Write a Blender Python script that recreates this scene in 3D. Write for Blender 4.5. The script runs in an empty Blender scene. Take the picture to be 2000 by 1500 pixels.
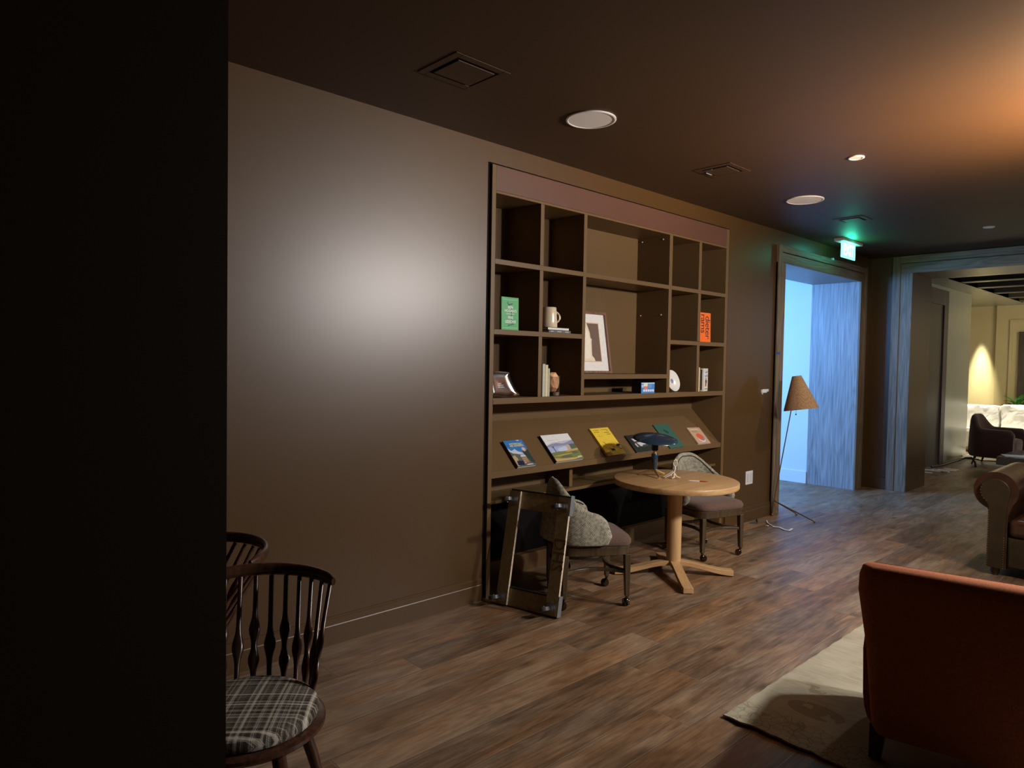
import bpy, bmesh, math, random
from mathutils import Vector, Matrix
random.seed(7)
S = bpy.context.scene
COL = S.collection
PI = math.pi
R = math.radians

# ------------------------------------------------------------------ camera
CAM = (3.492, 0.0, 1.62)
yaw, pitch, roll = R(46.734), R(-1.901), R(0.991)
cy, sy, cp, sp = math.cos(yaw), math.sin(yaw), math.cos(pitch), math.sin(pitch)
Fv = Vector((-sy*cp, cy*cp, sp)); Rv = Vector((cy, sy, 0)); Uv = Rv.cross(Fv)
cr, sr = math.cos(roll), math.sin(roll)
R2 = Rv*cr + Uv*sr; U2 = Uv*cr - Rv*sr
cam = bpy.data.cameras.new('camera'); co = bpy.data.objects.new('camera', cam); COL.objects.link(co)
cam.sensor_width = 36.0; cam.sensor_fit = 'HORIZONTAL'; cam.lens = 1347.3/2000*36.0
cam.clip_start = 0.05; cam.clip_end = 80
co.matrix_world = Matrix(((R2.x, U2.x, -Fv.x, CAM[0]), (R2.y, U2.y, -Fv.y, CAM[1]), (R2.z, U2.z, -Fv.z, CAM[2]), (0, 0, 0, 1)))
S.camera = co

# ------------------------------------------------------------------ world, lights, exposure
S.view_settings.view_transform = 'Standard'; S.view_settings.look = 'None'
S.view_settings.exposure = 0.0; S.view_settings.gamma = 1.0; S.view_settings.use_curve_mapping = False
W = bpy.data.worlds.new('world'); S.world = W; W.use_nodes = True
W.node_tree.nodes['Background'].inputs[0].default_value = (0.5, 0.6, 0.8, 1)
W.node_tree.nodes['Background'].inputs[1].default_value = 0.05

def light(name, kind, loc, power, color, size=0.1, aim=None, **kw):
    L = bpy.data.lights.new(name, kind); L.energy = power; L.color = color
    if kind in ('POINT', 'SPOT'): L.shadow_soft_size = size
    if kind == 'AREA':
        L.shape = 'RECTANGLE'; L.size = size[0]; L.size_y = size[1]
    for k, v in kw.items(): setattr(L, k, v)
    o = bpy.data.objects.new(name, L); COL.objects.link(o); o.location = loc
    if aim: o.rotation_euler = (Vector(aim)-Vector(loc)).to_track_quat('-Z', 'Y').to_euler()
    return o
# the bright lamp standing in the lounge, just right of the frame
light('lounge_lamp_head', 'SPOT', (4.00, 4.35, 2.45), 205, (1.0, 0.97, 0.97), 0.08, aim=(0.9, 3.45, 1.25), spot_size=R(132), spot_blend=0.75)
light('lounge_lamp_head', 'SPOT', (3.80, 5.15, 2.47), 240, (1.0, 0.96, 0.93), 0.08, aim=(0.9, 4.10, 1.25), spot_size=R(132), spot_blend=0.75)
light('lounge_lamp_spill', 'POINT', (3.9, 4.75, 2.5), 75, (1.0, 0.84, 0.66), 0.10)
light('lounge_fill_spot', 'SPOT', (2.3, 8.1, 3.03), 95, (1.0, 0.90, 0.80), 0.05, aim=(1.9, 8.4, 0.0), spot_size=R(165), spot_blend=0.5)  # added fill to brighten the far wall; no lit fitting hangs here
light('lounge_uplight', 'SPOT', (3.25, 4.85, 2.45), 420, (1.0, 0.60, 0.30), 0.05, aim=(3.05, 4.85, 3.07), spot_size=R(150), spot_blend=0.6)
# cool daylight from the window of the side room
light('side_window_light', 'AREA', (-2.3, 6.4, 2.3), 235, (0.135, 0.41, 1.0), (1.6, 1.2), aim=(-0.6, 9.4, 0.9))
# far lounge: ceiling downlight washing the wall, light over the sofa, warm ceiling light, daylight
light('far_downlight', 'SPOT', (-0.52, 17.78, 2.97), 2200, (1.0, 0.93, 0.66), 0.02, aim=(-0.52, 17.88, 0.0), spot_size=R(27), spot_blend=0.9)
light('far_sofa_light', 'SPOT', (0.1, 15.9, 2.97), 700, (1.0, 0.93, 0.76), 0.05, aim=(0.1, 16.3, 0.5), spot_size=R(62), spot_blend=0.6)
light('far_ceiling_light', 'AREA', (3.2, 15.2, 2.8), 90, (1.0, 0.84, 0.50), (1.5, 1.5), aim=(-0.2, 18.0, 1.5))
light('far_daylight', 'AREA', (3.4, 12.9, 2.2), 26, (0.55, 0.75, 1.0), (1.6, 1.6), aim=(0.0, 13.9, 1.0))

# ------------------------------------------------------------------ materials
def nt(name):
    m = bpy.data.materials.new(name); m.use_nodes = True
    n = m.node_tree; b = n.nodes['Principled BSDF']
    return m, n, b
def node(n, t, **kw):
    x = n.nodes.new(t)
    for k, v in kw.items():
        if hasattr(x, k) and k not in x.inputs.keys(): setattr(x, k, v)
        else: x.inputs[k].default_value = v
    return x
def coords(n, scale=(1, 1, 1), kind='Object', rot=(0, 0, 0)):
    t = n.nodes.new('ShaderNodeTexCoord'); mp = n.nodes.new('ShaderNodeMapping')
    mp.inputs['Scale'].default_value = scale; mp.inputs['Rotation'].default_value = rot
    n.links.new(t.outputs[kind], mp.inputs['Vector']); return mp.outputs['Vector']
def ramp(n, src, stops):
    r = n.nodes.new('ShaderNodeValToRGB'); e = r.color_ramp.elements
    while len(e) < len(stops): e.new(0.5)
    for el, (p, c) in zip(e, stops): el.position = p; el.color = (*c, 1)
    n.links.new(src, r.inputs['Fac']); return r.outputs['Color']
def bump(n, b, src, strength, dist=0.002):
    bp = n.nodes.new('ShaderNodeBump'); bp.inputs['Strength'].default_value = strength; bp.inputs['Distance'].default_value = dist
    n.links.new(src, bp.inputs['Height']); n.links.new(bp.outputs['Normal'], b.inputs['Normal'])
def sc(c, k): return tuple(min(1, v*k) for v in c)
def paint(name, c, rough=0.45, spec=0.5, var=0.06, scale=3.0, bmp=0.03, bscale=160, metallic=0.0, coat=0.0):
    m, n, b = nt(name)
    v = coords(n); t = node(n, 'ShaderNodeTexNoise', Scale=scale, Detail=4.0); n.links.new(v, t.inputs['Vector'])
    n.links.new(ramp(n, t.outputs['Fac'], [(0.3, sc(c, 1-var)), (0.7, sc(c, 1+var))]), b.inputs['Base Color'])
    b.inputs['Roughness'].default_value = rough; b.inputs['Specular IOR Level'].default_value = spec
    b.inputs['Metallic'].default_value = metallic; b.inputs['Coat Weight'].default_value = coat
    if bmp:
        t2 = node(n, 'ShaderNodeTexNoise', Scale=bscale, Detail=2.0); n.links.new(v, t2.inputs['Vector'])
        bump(n, b, t2.outputs['Fac'], bmp)
    return m
def wood(name, c1, c2, axis=2, rough=0.45, scale=1.0, contrast=1.0, bmp=0.08, rings=True):
    m, n, b = nt(name)
    s = [17*scale]*3; s[axis] = 0.45*scale
    v = coords(n, tuple(s)); t = node(n, 'ShaderNodeTexNoise', Scale=2.2, Detail=6.0, Roughness=0.6, Distortion=0.25); n.links.new(v, t.inputs['Vector'])
    src = t.outputs['Fac']
    if rings:
        s2 = [2.6*scale]*3; s2[axis] = 0.18*scale
        v2 = coords(n, tuple(s2)); w = node(n, 'ShaderNodeTexNoise', Scale=1.6, Detail=1.0, Distortion=0.3); n.links.new(v2, w.inputs['Vector'])
        mu = node(n, 'ShaderNodeMath', operation='MULTIPLY'); mu.inputs[1].default_value = 16; n.links.new(w.outputs['Fac'], mu.inputs[0])
        fr = node(n, 'ShaderNodeMath', operation='PINGPONG'); fr.inputs[1].default_value = 1.0; n.links.new(mu.outputs[0], fr.inputs[0])
        mx = node(n, 'ShaderNodeMath', operation='MULTIPLY'); mx.inputs[1].default_value = 0.22*contrast; n.links.new(fr.outputs[0], mx.inputs[0])
        ad = node(n, 'ShaderNodeMath', operation='ADD'); n.links.new(mx.outputs[0], ad.inputs[0]); n.links.new(src, ad.inputs[1]); src = ad.outputs[0]
    n.links.new(ramp(n, src, [(0.32, c1), (0.75, c2)]), b.inputs['Base Color'])
    b.inputs['Roughness'].default_value = rough
    bump(n, b, src, bmp, 0.001)
    return m
def fabric(name, c1, c2, scale=260, rough=0.95, sheen=0.2, bmp=0.4):
    m, n, b = nt(name)
    v = coords(n, (scale, scale, scale))
    w = node(n, 'ShaderNodeTexChecker', Scale=1.0); n.links.new(v, w.inputs['Vector'])
    t = node(n, 'ShaderNodeTexNoise', Scale=0.35, Detail=3.0); n.links.new(v, t.inputs['Vector'])
    mx = node(n, 'ShaderNodeMath', operation='MULTIPLY_ADD'); mx.inputs[1].default_value = 0.25
    n.links.new(w.outputs['Fac'], mx.inputs[0]); n.links.new(t.outputs['Fac'], mx.inputs[2])
    n.links.new(ramp(n, mx.outputs[0], [(0.38, c1), (0.82, c2)]), b.inputs['Base Color'])
    b.inputs['Roughness'].default_value = rough; b.inputs['Sheen Weight'].default_value = sheen; b.inputs['Specular IOR Level'].default_value = 0.15
    bump(n, b, mx.outputs[0], bmp, 0.0008)
    return m
def metal(name, c, rough=0.25): return paint(name, c, rough, var=0.08, scale=12, bmp=0.02, metallic=1.0)
def emit(name, c, s):
    m, n, b = nt(name); b.inputs['Base Color'].default_value = (*c, 1)
    b.inputs['Emission Color'].default_value = (*c, 1); b.inputs['Emission Strength'].default_value = s
    b.inputs['Roughness'].default_value = 0.3
    return m
def glass(name, c=(1, 1, 1), rough=0.02, ior=1.45):
    m, n, b = nt(name); b.inputs['Base Color'].default_value = (*c, 1); b.inputs['Transmission Weight'].default_value = 1
    b.inputs['Roughness'].default_value = rough; b.inputs['IOR'].default_value = ior
    return m

M = {}
M['wall'] = paint('brown_wall_paint', (0.082, 0.040, 0.010), 0.37, 0.68, 0.05, 1.2, 0.05, 220)
M['ceiling'] = paint('brown_ceiling_paint', (0.060, 0.030, 0.011), 0.58, 0.4, 0.05, 1.0, 0.04, 200)
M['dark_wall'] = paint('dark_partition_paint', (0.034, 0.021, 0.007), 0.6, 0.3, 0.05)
M['case'] = paint('bookcase_lacquer', (0.150, 0.088, 0.036), 0.45, 0.35, 0.04, 2.0, 0.02)
M['fascia'] = paint('bookcase_fascia_lacquer', (0.115, 0.050, 0.032), 0.45, 0.5, 0.04, 2.0, 0.02)
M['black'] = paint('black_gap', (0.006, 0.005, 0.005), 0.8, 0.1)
M['white_paint'] = paint('white_wall_paint', (0.75, 0.76, 0.76), 0.6, 0.3, 0.02)
M['cream_wall'] = paint('cream_wall_paint', (0.50, 0.43, 0.25), 0.5, 0.4, 0.03)
M['grey_wall'] = paint('olive_grey_wall_paint', (0.27, 0.26, 0.20), 0.30, 0.6, 0.03)
M['oak_trim'] = wood('weathered_oak_trim', (0.075, 0.052, 0.032), (0.25, 0.18, 0.115), 2, 0.5, 2.4, 0.9)
M['oak_trim_x'] = wood('weathered_oak_trim_head', (0.075, 0.052, 0.032), (0.25, 0.18, 0.115), 0, 0.5, 2.4, 0.9)
M['oak_trim_y'] = wood('weathered_oak_trim_head_side', (0.075, 0.052, 0.032), (0.25, 0.18, 0.115), 1, 0.5, 2.4, 0.9)
M['oak_jamb'] = wood('ash_veneer_jamb', (0.16, 0.15, 0.15), (0.40, 0.37, 0.36), 2, 0.45, 2.2, 0.7)
M['oak_dark'] = wood('dark_oak_door', (0.035, 0.024, 0.018), (0.085, 0.062, 0.048), 2, 0.45, 2.0, 0.6)
M['beam'] = wood('dark_beam', (0.02, 0.017, 0.014), (0.06, 0.05, 0.04), 0, 0.35)
M['table_oak'] = wood('pale_oak', (0.43, 0.24, 0.098), (0.62, 0.385, 0.180), 1, 0.36, 0.8, 0.7, 0.04)
M['table_oak_z'] = wood('pale_oak_column', (0.43, 0.24, 0.098), (0.62, 0.385, 0.180), 2, 0.40, 0.8, 0.7, 0.04)
M['walnut'] = wood('walnut_stain', (0.040, 0.026, 0.012), (0.100, 0.066, 0.033), 2, 0.34, 1.4, 0.6, 0.03)
M['spindle_wood'] = wood('dark_walnut_gloss', (0.030, 0.012, 0.007), (0.085, 0.036, 0.020), 2, 0.24, 1.4, 0.5, 0.02)
M['tweed'] = fabric('sage_tweed', (0.14, 0.13, 0.09), (0.46, 0.43, 0.33), 150)
M['seat_brown'] = fabric('brown_wool', (0.085, 0.050, 0.036), (0.165, 0.100, 0.075), 420)
M['piping'] = fabric('dark_piping', (0.03, 0.022, 0.015), (0.06, 0.045, 0.03), 400)
M['brass'] = metal('aged_brass', (0.42, 0.30, 0.14), 0.32)
M['brass_bright'] = metal('satin_brass', (0.88, 0.62, 0.30), 0.45)
M['bronze'] = metal('dark_bronze', (0.10, 0.085, 0.065), 0.22)
M['steel'] = metal('zinc_steel', (0.45, 0.45, 0.44), 0.35)
M['rubber'] = paint('black_rubber', (0.02, 0.02, 0.021), 0.55, 0.4)
M['grey_rubber'] = paint('grey_bumper', (0.16, 0.17, 0.18), 0.6, 0.3)
M['wheel_grey'] = paint('dark_grey_rubber_wheel', (0.07, 0.075, 0.08), 0.4, 0.5)
M['ply'] = wood('raw_plywood', (0.26, 0.195, 0.090), (0.40, 0.31, 0.16), 2, 0.6, 1.0, 0.5)
M['ply_edge'] = wood('pale_plywood_edge', (0.60, 0.47, 0.33), (0.82, 0.69, 0.52), 2, 0.6, 2.0, 0.4)
M['marker'] = paint('faded_marker', (0.16, 0.115, 0.055), 0.7, 0.2)
M['lamp_blue'] = paint('midnight_blue_enamel', (0.018, 0.040, 0.070), 0.25, 0.6, coat=0.3)
M['lamp_black'] = paint('black_enamel', (0.010, 0.011, 0.013), 0.3, 0.5)
M['white_plastic'] = paint('white_plastic', (0.75, 0.74, 0.74), 0.4, 0.5, 0.02)
M['bone'] = paint('pale_bone_wood', (0.72, 0.62, 0.47), 0.5, 0.4, 0.08, 30)
M['rust'] = fabric('rust_velvet', (0.29, 0.098, 0.046), (0.42, 0.150, 0.072), 300, 0.9, 0.0, 0.15)
M['page'] = paint('page_edges', (0.80, 0.77, 0.70), 0.8, 0.2, 0.05, 60)
M['porcelain'] = paint('white_porcelain', (0.83, 0.81, 0.76), 0.18, 0.6, 0.02)
M['stone_cream'] = paint('cream_stoneware', (0.72, 0.60, 0.42), 0.25, 0.6, 0.05, 8)
M['clear'] = glass('clear_glass')
M['plastic_wrap'] = paint('cloudy_plastic_wrap', (0.80, 0.78, 0.72), 0.35, 0.6, 0.10, 4, 0.5, 9)
def flat(name, c, rough=0.5): return paint(name, c, rough, 0.4, 0.05, 40, 0.0)

def floor_material():
    m, n, b = nt('smoked_oak_planks')
    tc = n.nodes.new('ShaderNodeTexCoord'); sx = n.nodes.new('ShaderNodeSeparateXYZ'); n.links.new(tc.outputs['Object'], sx.inputs[0])
    def mt(op, a, bb=None, c=None):
        k = n.nodes.new('ShaderNodeMath'); k.operation = op
        for i, v in enumerate((a, bb, c)):
            if v is None: continue
            if isinstance(v, (int, float)): k.inputs[i].default_value = v
            else: n.links.new(v, k.inputs[i])
        return k.outputs[0]
    x = mt('DIVIDE', mt('ADD', sx.outputs['X'], 20.0-0.109), 0.207)
    i = mt('FLOOR', x); fx = mt('FRACT', x)
    wn = n.nodes.new('ShaderNodeTexWhiteNoise'); wn.noise_dimensions = '1D'; n.links.new(i, wn.inputs['W'])
    y = mt('DIVIDE', mt('ADD', sx.outputs['Y'], mt('MULTIPLY_ADD', wn.outputs['Value'], 9.0, 30.0)), 2.0)
    j = mt('FLOOR', y); fy = mt('FRACT', y)
    idv = n.nodes.new('ShaderNodeCombineXYZ'); n.links.new(i, idv.inputs[0]); n.links.new(j, idv.inputs[1])
    w2 = n.nodes.new('ShaderNodeTexWhiteNoise'); w2.noise_dimensions = '3D'; n.links.new(idv.outputs[0], w2.inputs['Vector'])
    pid = w2.outputs['Value']
    def vec(kx, ky, kz):
        c = n.nodes.new('ShaderNodeCombineXYZ')
        n.links.new(mt('MULTIPLY', sx.outputs['X'], kx), c.inputs[0]); n.links.new(mt('MULTIPLY', sx.outputs['Y'], ky), c.inputs[1]); n.links.new(mt('MULTIPLY', pid, kz), c.inputs[2])
        return c.outputs[0]
    g = node(n, 'ShaderNodeTexNoise', Scale=1.0, Detail=7.0, Roughness=0.65, Distortion=0.4); n.links.new(vec(95, 3.2, 60), g.inputs['Vector'])
    blot = node(n, 'ShaderNodeTexNoise', Scale=1.0, Detail=3.0, Roughness=0.55, Distortion=0.8); n.links.new(vec(7.5, 1.7, 90), blot.inputs['Vector'])
    ringn = node(n, 'ShaderNodeTexNoise', Scale=1.0, Detail=1.0, Distortion=0.2); n.links.new(vec(5.0, 0.8, 40), ringn.inputs['Vector'])
    ring = mt('PINGPONG', mt('MULTIPLY', ringn.outputs['Fac'], 26.0), 1.0)
    knot = node(n, 'ShaderNodeTexVoronoi', Scale=1.0); n.links.new(vec(5.2, 2.3, 33), knot.inputs['Vector'])
    sepk = n.nodes.new('ShaderNodeSeparateColor'); n.links.new(knot.outputs['Color'], sepk.inputs[0])
    kd = mt('SMOOTH_MIN', mt('ADD', mt('MULTIPLY', knot.outputs['Distance'], 5.5), mt('MULTIPLY', mt('LESS_THAN', sepk.outputs[0], 0.62), 1.0)), 1.0, 0.2)
    mid = node(n, 'ShaderNodeTexNoise', Scale=1.0, Detail=4.0, Roughness=0.6, Distortion=0.6); n.links.new(vec(24, 5.0, 70), mid.inputs['Vector'])
    tone = mt('ADD', mt('ADD', mt('MULTIPLY', g.outputs['Fac'], 0.50), mt('MULTIPLY', blot.outputs['Fac'], 0.52)), mt('MULTIPLY', ring, 0.06))
    tone = mt('MULTIPLY_ADD', mid.outputs['Fac'], 0.34, tone)
    tone = mt('ADD', tone, mt('MULTIPLY_ADD', pid, 0.15, -0.245))
    tone = mt('MULTIPLY', tone, mt('MULTIPLY_ADD', kd, 0.55, 0.45))
    warm = ramp(n, tone, [(0.18, (0.035, 0.018, 0.008)), (0.42, (0.144, 0.075, 0.034)), (0.56, (0.240, 0.129, 0.060)), (0.76, (0.400, 0.240, 0.126))])
    cool = ramp(n, tone, [(0.18, (0.035, 0.024, 0.014)), (0.42, (0.136, 0.087, 0.052)), (0.56, (0.232, 0.158, 0.098)), (0.76, (0.384, 0.277, 0.180))])
    mixf = mt('MULTIPLY_ADD', w2.outputs['Color'], 0.8, 0.0)
    mx = n.nodes.new('ShaderNodeMix'); mx.data_type = 'RGBA'
    wb = node(n, 'ShaderNodeTexNoise', Scale=1.0, Detail=2.0); n.links.new(vec(4.0, 1.1, 20), wb.inputs['Vector'])
    mr = n.nodes.new('ShaderNodeMapRange'); mr.inputs[1].default_value = 0.38; mr.inputs[2].default_value = 0.62; n.links.new(wb.outputs['Fac'], mr.inputs[0])
    n.links.new(mr.outputs[0], mx.inputs['Factor']); n.links.new(warm, mx.inputs['A']); n.links.new(cool, mx.inputs['B'])
    # seams: pale line paints the bevel highlight, dark line is the crack
    ex = mt('MULTIPLY', mt('MINIMUM', fx, mt('SUBTRACT', 1.0, fx)), 0.207)
    ey = mt('MULTIPLY', mt('MINIMUM', fy, mt('SUBTRACT', 1.0, fy)), 2.0)
    e = mt('MINIMUM', ex, ey)
    seam = n.nodes.new('ShaderNodeMapRange'); seam.inputs[1].default_value = 0.0026; seam.inputs[2].default_value = 0.0042; n.links.new(e, seam.inputs[0])
    m2 = n.nodes.new('ShaderNodeMix'); m2.data_type = 'RGBA'
    n.links.new(mt('MULTIPLY_ADD', seam.outputs[0], 0.70, 0.30), m2.inputs['Factor']); m2.inputs['A'].default_value = (0.27, 0.185, 0.125, 1); n.links.new(mx.outputs['Result'], m2.inputs['B'])
    crack = n.nodes.new('ShaderNodeMapRange'); crack.inputs[1].default_value = 0.0006; crack.inputs[2].default_value = 0.0014; n.links.new(e, crack.inputs[0])
    m3 = n.nodes.new('ShaderNodeMix'); m3.data_type = 'RGBA'; n.links.new(mt('MULTIPLY_ADD', crack.outputs[0], 0.8, 0.2), m3.inputs['Factor']); m3.inputs['A'].default_value = (0.02, 0.012, 0.008, 1); n.links.new(m2.outputs['Result'], m3.inputs['B'])
    n.links.new(m3.outputs['Result'], b.inputs['Base Color'])
    n.links.new(mt('MULTIPLY_ADD', g.outputs['Fac'], 0.18, 0.36), b.inputs['Roughness'])
    hgt = mt('ADD', mt('MULTIPLY', seam.outputs[0], 1.0), mt('MULTIPLY', g.outputs['Fac'], 0.35))
    bump(n, b, hgt, 0.6, 0.0012)
    return m
M['floor'] = floor_material()

# ------------------------------------------------------------------ mesh helpers
def BM(): return bmesh.new()
def face(bm, vs, mi=0):
    try:
        f = bm.faces.new(vs); f.material_index = mi; return f
    except ValueError: return None
def box(bm, x0, x1, y0, y1, z0, z1, mi=0, m=None):
    v = [Vector((x, y, z)) for x in (x0, x1) for y in (y0, y1) for z in (z0, z1)]
    if m: v = [m @ p for p in v]
    v = [bm.verts.new(p) for p in v]
    for q in ((0, 1, 3, 2), (4, 6, 7, 5), (0, 4, 5, 1), (2, 3, 7, 6), (0, 2, 6, 4), (1, 5, 7, 3)): face(bm, [v[i] for i in q], mi)
    return bm
def rings(bm, rs, closed=True, cap=True, mi=0):
    vv = [[bm.verts.new(p) for p in r] for r in rs]
    n = len(vv[0])
    for a, b in zip(vv, vv[1:]):
        for i in range(n if closed else n-1):
            face(bm, [a[i], a[(i+1) % n], b[(i+1) % n], b[i]], mi)
    if cap:
        face(bm, list(reversed(vv[0])), mi); face(bm, vv[-1], mi)
    return bm
def frame_of(d, hint=None):
    d = d.normalized(); h = hint or (Vector((0, 0, 1)) if abs(d.z) < 0.9 else Vector((1, 0, 0)))
    a = h.cross(d).normalized(); return a, d.cross(a).normalized()
def tube(bm, pts, rad, n=12, mi=0, sq=None, hint=None, cap=True):
    pts = [Vector(p) for p in pts]; k = len(pts)
    if isinstance(rad, (int, float)): rad = [rad]*k
    rs = []
    for i, p in enumerate(pts):
        d = (pts[min(i+1, k-1)]-pts[max(i-1, 0)]); a, b = frame_of(d, hint)
        ra, rb = rad[i] if isinstance(rad[i], tuple) else (rad[i], rad[i])
        if sq: rs.append([p+a*ra*sx_+b*rb*sy_ for sx_, sy_ in ((1, 1), (-1, 1), (-1, -1), (1, -1))])
        else: rs.append([p+a*ra*math.cos(2*PI*j/n)+b*rb*math.sin(2*PI*j/n) for j in range(n)])
    return rings(bm, rs, True, cap, mi)
def lathe(bm, prof, n=32, mi=0, m=None, close_top=True, close_bot=True):
    rs = []
    for r, z in prof:
        ring = [Vector((r*math.cos(2*PI*j/n), r*math.sin(2*PI*j/n), z)) for j in range(n)]
        if m: ring = [m @ p for p in ring]
        rs.append(ring)
    vv = [[bm.verts.new(p) for p in r] for r in rs]
    for a, b in zip(vv, vv[1:]):
        for i in range(n): face(bm, [a[i], a[(i+1) % n], b[(i+1) % n], b[i]], mi)
    if close_bot: face(bm, list(reversed(vv[0])), mi)
    if close_top: face(bm, vv[-1], mi)
    return bm
def ball(bm, c, r, n=16, mi=0, s=(1, 1, 1)):
    c = Vector(c); k = n//2; rs = []
    for i in range(k+1):
        t = PI*i/k; rr = max(math.sin(t), 0.02)
        rs.append([c+Vector((s[0]*r*rr*math.cos(2*PI*j/n), s[1]*r*rr*math.sin(2*PI*j/n), -s[2]*r*math.cos(t))) for j in range(n)])
    return rings(bm, rs, True, True, mi)
def obj(name, bm, mats, parent=None, smooth=False, bevel=0.0, seg=2, subsurf=0, loc=None):
    bmesh.ops.recalc_face_normals(bm, faces=bm.faces)
    me = bpy.data.meshes.new(name); bm.to_mesh(me); bm.free()
    for mm in (mats if isinstance(mats, (list, tuple)) else [mats]): me.materials.append(M[mm] if isinstance(mm, str) else mm)
    if smooth:
        for p in me.polygons: p.use_smooth = True
        me.set_sharp_from_angle(angle=R(smooth if smooth is not True else 40))
    o = bpy.data.objects.new(name, me); COL.objects.link(o)
    if parent: o.parent = parent
    if loc: o.location = loc
    if bevel:
        b = o.modifiers.new('bevel', 'BEVEL'); b.width = bevel; b.segments = seg; b.limit_method = 'ANGLE'; b.angle_limit = R(40)
        for p in me.polygons: p.use_smooth = True
        me.set_sharp_from_angle(angle=R(40))
        w = o.modifiers.new('wn', 'WEIGHTED_NORMAL'); w.keep_sharp = True
    if subsurf:
        s_ = o.modifiers.new('sub', 'SUBSURF'); s_.levels = subsurf; s_.render_levels = subsurf
    return o
def tag(o, label, cat, group=None, kind=None):
    if label: o['label'] = label
    if cat: o['category'] = cat
    if group: o['group'] = group
    if kind: o['kind'] = kind
    return o
def thing(name, label, cat, loc=(0, 0, 0), rz=0.0, group=None, mat=None):
    o = bpy.data.objects.new(name, None); o.empty_display_size = 0.1; COL.objects.link(o)
    if mat is not None: o.matrix_world = mat
    else: o.location = loc; o.rotation_euler = (0, 0, rz)
    return tag(o, label, cat, group)
def struct(name, bm, m, parent=None, **kw):
    o = obj(name, bm, m, parent, **kw)
    if parent is None: o['kind'] = 'structure'
    return o
def struct_root(name, loc=(0, 0, 0)):
    o = bpy.data.objects.new(name, None); COL.objects.link(o); o.location = loc; o['kind'] = 'structure'; return o
def copy_tree(o, parent=None):
    c = o.copy(); COL.objects.link(c); c.parent = parent
    for ch in list(o.children): copy_tree(ch, c)
    return c
def basis(o, u, v):
    u = Vector(u).normalized(); v = Vector(v).normalized(); w = u.cross(v)
    return Matrix(((u.x, v.x, w.x, o[0]), (u.y, v.y, w.y, o[1]), (u.z, v.z, w.z, o[2]), (0, 0, 0, 1)))
def text(body, size, m, mat, parent, name='lettering', depth=0.0004, align='CENTER', squeeze=1.0, space=1.0, line=1.0, bold=0.0):
    cu = bpy.data.curves.new('t', 'FONT'); cu.body = body; cu.size = size; cu.extrude = depth; cu.align_x = align; cu.align_y = 'CENTER'
    cu.space_character = space; cu.space_line = line; cu.offset = bold; cu.resolution_u = 3
    t = bpy.data.objects.new('t', cu); COL.objects.link(t)
    dg = bpy.context.evaluated_depsgraph_get(); me = bpy.data.meshes.new_from_object(t.evaluated_get(dg))
    bpy.data.objects.remove(t); bpy.data.curves.remove(cu)
    me.transform(m @ Matrix.Diagonal((squeeze, 1, 1, 1)))
    me.materials.clear(); me.materials.append(M[mat] if isinstance(mat, str) else mat); me.name = name
    o = bpy.data.objects.new(name, me); COL.objects.link(o); o.parent = parent
    return o
def art(parent, shapes, z=0.0, name='cover_art', step=0.00012):
    """flat printed shapes on a cover: list of (material, [(u, v), ...]) in the cover's own plane"""
    bm = BM(); mats = []
    for i, (mt_, pts) in enumerate(shapes):
        if mt_ not in mats: mats.append(mt_)
        zz = z+step*(i+1)
        face(bm, [bm.verts.new((p[0], p[1], zz)) for p in pts], mats.index(mt_))
    return obj(name, bm, mats, parent)
def ell(cx, cy_, a, b, n=24, t0=0, t1=2*PI): return [(cx+a*math.cos(t0+(t1-t0)*i/n), cy_+b*math.sin(t0+(t1-t0)*i/n)) for i in range(n)]
def rect(u0, u1, v0, v1): return [(u0, v0), (u1, v0), (u1, v1), (u0, v1)]

# ------------------------------------------------------------------ the room shell
H = 3.073
bm = BM(); box(bm, -4.2, 9.0, -3.2, 20.2, -0.1, 0.0); struct('floor', bm, 'floor')
bm = BM(); box(bm, -0.62, 9.0, -3.2, 10.65, H, H+0.15); struct('ceiling', bm, 'ceiling')
DY0, DY1, DZ = 7.335, 9.49, 2.735           # doorway in the left wall
BY0, BY1, BZ = 3.035, 6.168, 2.942          # recess of the bookcase
bm = BM()
box(bm, -0.62, 0, -3.2, BY0, 0, H)
box(bm, -0.62, 0, BY1, DY0-0.02, 0, H)
box(bm, -0.62, 0, DY1+0.02, 9.88, 0, H)
box(bm, -0.62, 0, BY0, BY1, BZ, H)
box(bm, -0.62, -0.42, BY0, BY1, 0, BZ)
box(bm, -0.62, 0, DY0-0.02, DY1+0.02, DZ+0.02, H)
struct('wall_left', bm, 'wall')
FX0, FX1, FZ = 0.51, 4.9, 2.845             # wide opening in the far wall
bm = BM()
box(bm, -0.62, FX0-0.0, 9.88, 10.65, 0, H)
box(bm, FX1, 9.0, 9.88, 10.65, 0, H)
box(bm, FX0, FX1, 9.88, 10.65, FZ, H)
struct('wall_far', bm, 'wall')
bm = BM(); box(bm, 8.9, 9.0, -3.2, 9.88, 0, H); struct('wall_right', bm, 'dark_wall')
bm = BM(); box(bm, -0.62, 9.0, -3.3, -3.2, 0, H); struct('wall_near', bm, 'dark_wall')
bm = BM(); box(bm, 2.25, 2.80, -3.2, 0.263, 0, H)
tag(obj('wall_partition', bm, 'dark_wall'), None, None, kind='structure')
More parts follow.
